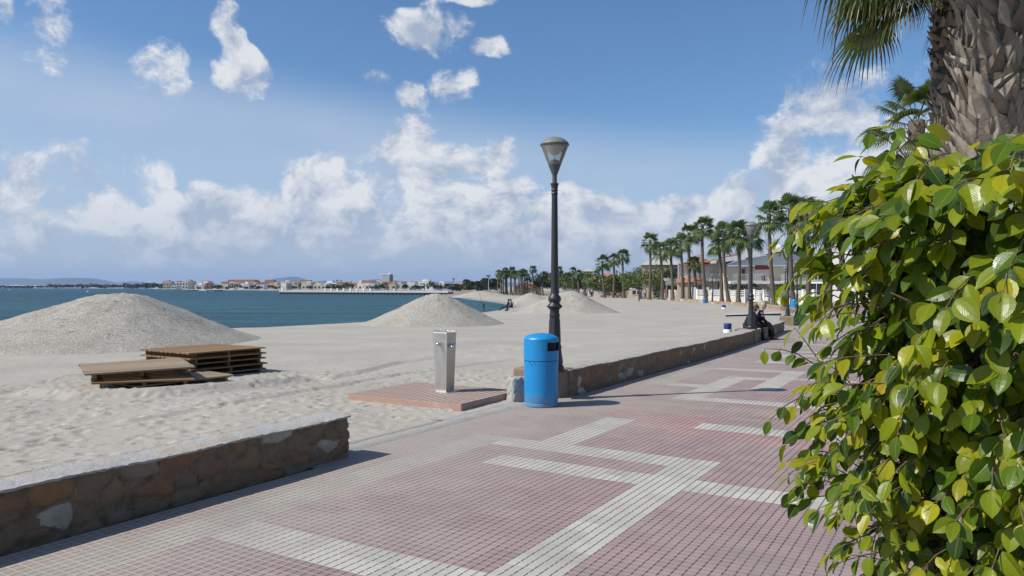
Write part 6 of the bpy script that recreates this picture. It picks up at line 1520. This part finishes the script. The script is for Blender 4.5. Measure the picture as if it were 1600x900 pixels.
def chair(loc, rz, label):
    r = empty('beach_chair', loc, label, 'chair', 'white chairs by the water', rz); b = MB(); b.box((.0, 0, .32), (.46, .48, .03)); b.build('seat', M_WHITE, r); b = MB(); b.box((-.28, 0, .6), (.03, .48, .55)); o = b.build('backrest', M_WHITE, r); o.rotation_euler = (0, R(-8), 0)
    for x in (-.2, .2):
        for y in (-.22, .22): b = MB(); b.tube([(x, y, 0), (x*.9, y, .31)], .018, 6); b.build('leg', M_WHITE, r)
    return r
for px, Yy, top, lab, cl in ((793.5, 76, M_BLACKC, 'person in dark clothes reclining by the water, legs out, left one', 'left white beach chair by the water edge'), (800, 75, M_BLUET, 'person in dark blue sitting upright by the water, right one', 'right white beach chair by the water edge')):
    x = PX(px, Yy); z = ground_z(x, Yy); zc = max(z, PZ(486.0, Yy)); chair((x, Yy, zc), R(190), cl); J = sit(-.12 if px < 798 else .02, (.06, 0), 0, seat=.33, hands=(.36, 0, .12))
    if px < 798:
        for sd in 'LR': J['ankle'+sd] = (.80, J['ankle'+sd][1], -.22); J['toe'+sd] = (.92, J['toe'+sd][1], -.18)
    person((x, Yy, zc+.335), R(185), J, top, M_BLACKC, M_DKHAIR, lab, 1.0, hands=False)
for (px, py, tx_, ty_, lab) in ((757.5, 486.5, 747.5, 455, 'taller leaning fishing rod in the sand by the water'), (757, 486, 756, 473, 'short upright fishing rod rest beside the leaning rod')):
    Y = 74; a = at(px, py, Y); b_ = at(tx_, ty_, Y); r = empty('fishing_rod', a, lab, 'fishing rod', 'fishing rods at the water edge'); d = b_-a; b = MB(); b.tube([(0, 0, -.1), tuple(d*.5+Vector((0, 0, .02))), tuple(d)], [.025, .016, .009], 6); b.build('rod', M_LINE, r); b = MB(); b.sphere(tuple(d*(.22 if tx_ < 750 else .8)), (.09, .05, .09), 8, 6); b.build('reel', M_BLACK, r)
def stand(stride=.18):
    J = {'pelvis': (0, 0, .93), 'waist': (0, 0, 1.08), 'chest': (.0, 0, 1.30), 'neck': (.01, 0, 1.45), 'head': (.03, 0, 1.56), 'crown': (.03, 0, 1.66)}
    for sd, s_ in (('L', 1), ('R', -1)):
        J['hip'+sd] = (0, s_*.09, .9); J['knee'+sd] = (.05+s_*stride*.5, s_*.09, .5); J['ankle'+sd] = (s_*stride-.02, s_*.09, .09); J['toe'+sd] = (s_*stride+.13, s_*.09, .035)
        J['sh'+sd] = (0, s_*.18, 1.37); J['elb'+sd] = (-.03-s_*.05, s_*.24, 1.10); J['wri'+sd] = (.08-s_*.1, s_*.24, .88); J['hand'+sd] = (.10-s_*.11, s_*.24, .81)
    J['_fwd'] = (1, 0, 0); return J
for px, py, Y, rz, top, bot, lab in ((1039.5, 468, 118, 180, M_REDT, M_GREYT, 'walker in a red top between the palms'), (1008, 467.5, 124, 0, M_GREYT, M_BLUET, 'walker in pale grey beside the first tall palm'), (1001, 467.5, 126, 10, M_BLUET, M_BLUET, 'walker in dark blue next to the brown post'),
                                     (924.5, 463.5, 160, 200, M_GREYT, M_BLACKC, 'far walker in grey by the low white wall'), (838, 462, 195, 0, M_BLACKC, M_BLACKC, 'far dark figure left of the nearest lamp post')):
    person((PX(px, Y), Y, PZ(py, Y)), R(rz), stand(), top, bot, M_DKHAIR, lab, 1.0, hands=False)

# ------------------------------------------------------------------ haze
def build_haze():
    b = MB(); x0, x1, y0, y1, z0, z1 = -9500, 9500, -80, 12800, -6.0, 190.0
    b.box(((x0+x1)/2, (y0+y1)/2, (z0+z1)/2), (x1-x0, y1-y0, z1-z0)); m = bpy.data.materials.new('haze_air'); m.use_nodes = True; t = NT(m.node_tree); t.n.clear(); out = t.new('ShaderNodeOutputMaterial')
    v = t.new('ShaderNodeVolumePrincipled', {'Color': (.48, .68, 1.0), 'Density': .000085, 'Anisotropy': .1}); t.l.new(v.outputs[0], out.inputs['Volume'])
    o = b.build('haze', m); tag(o, 'thin blue haze over the bay', 'haze', kind='stuff')
HAZE = True
if HAZE: build_haze()
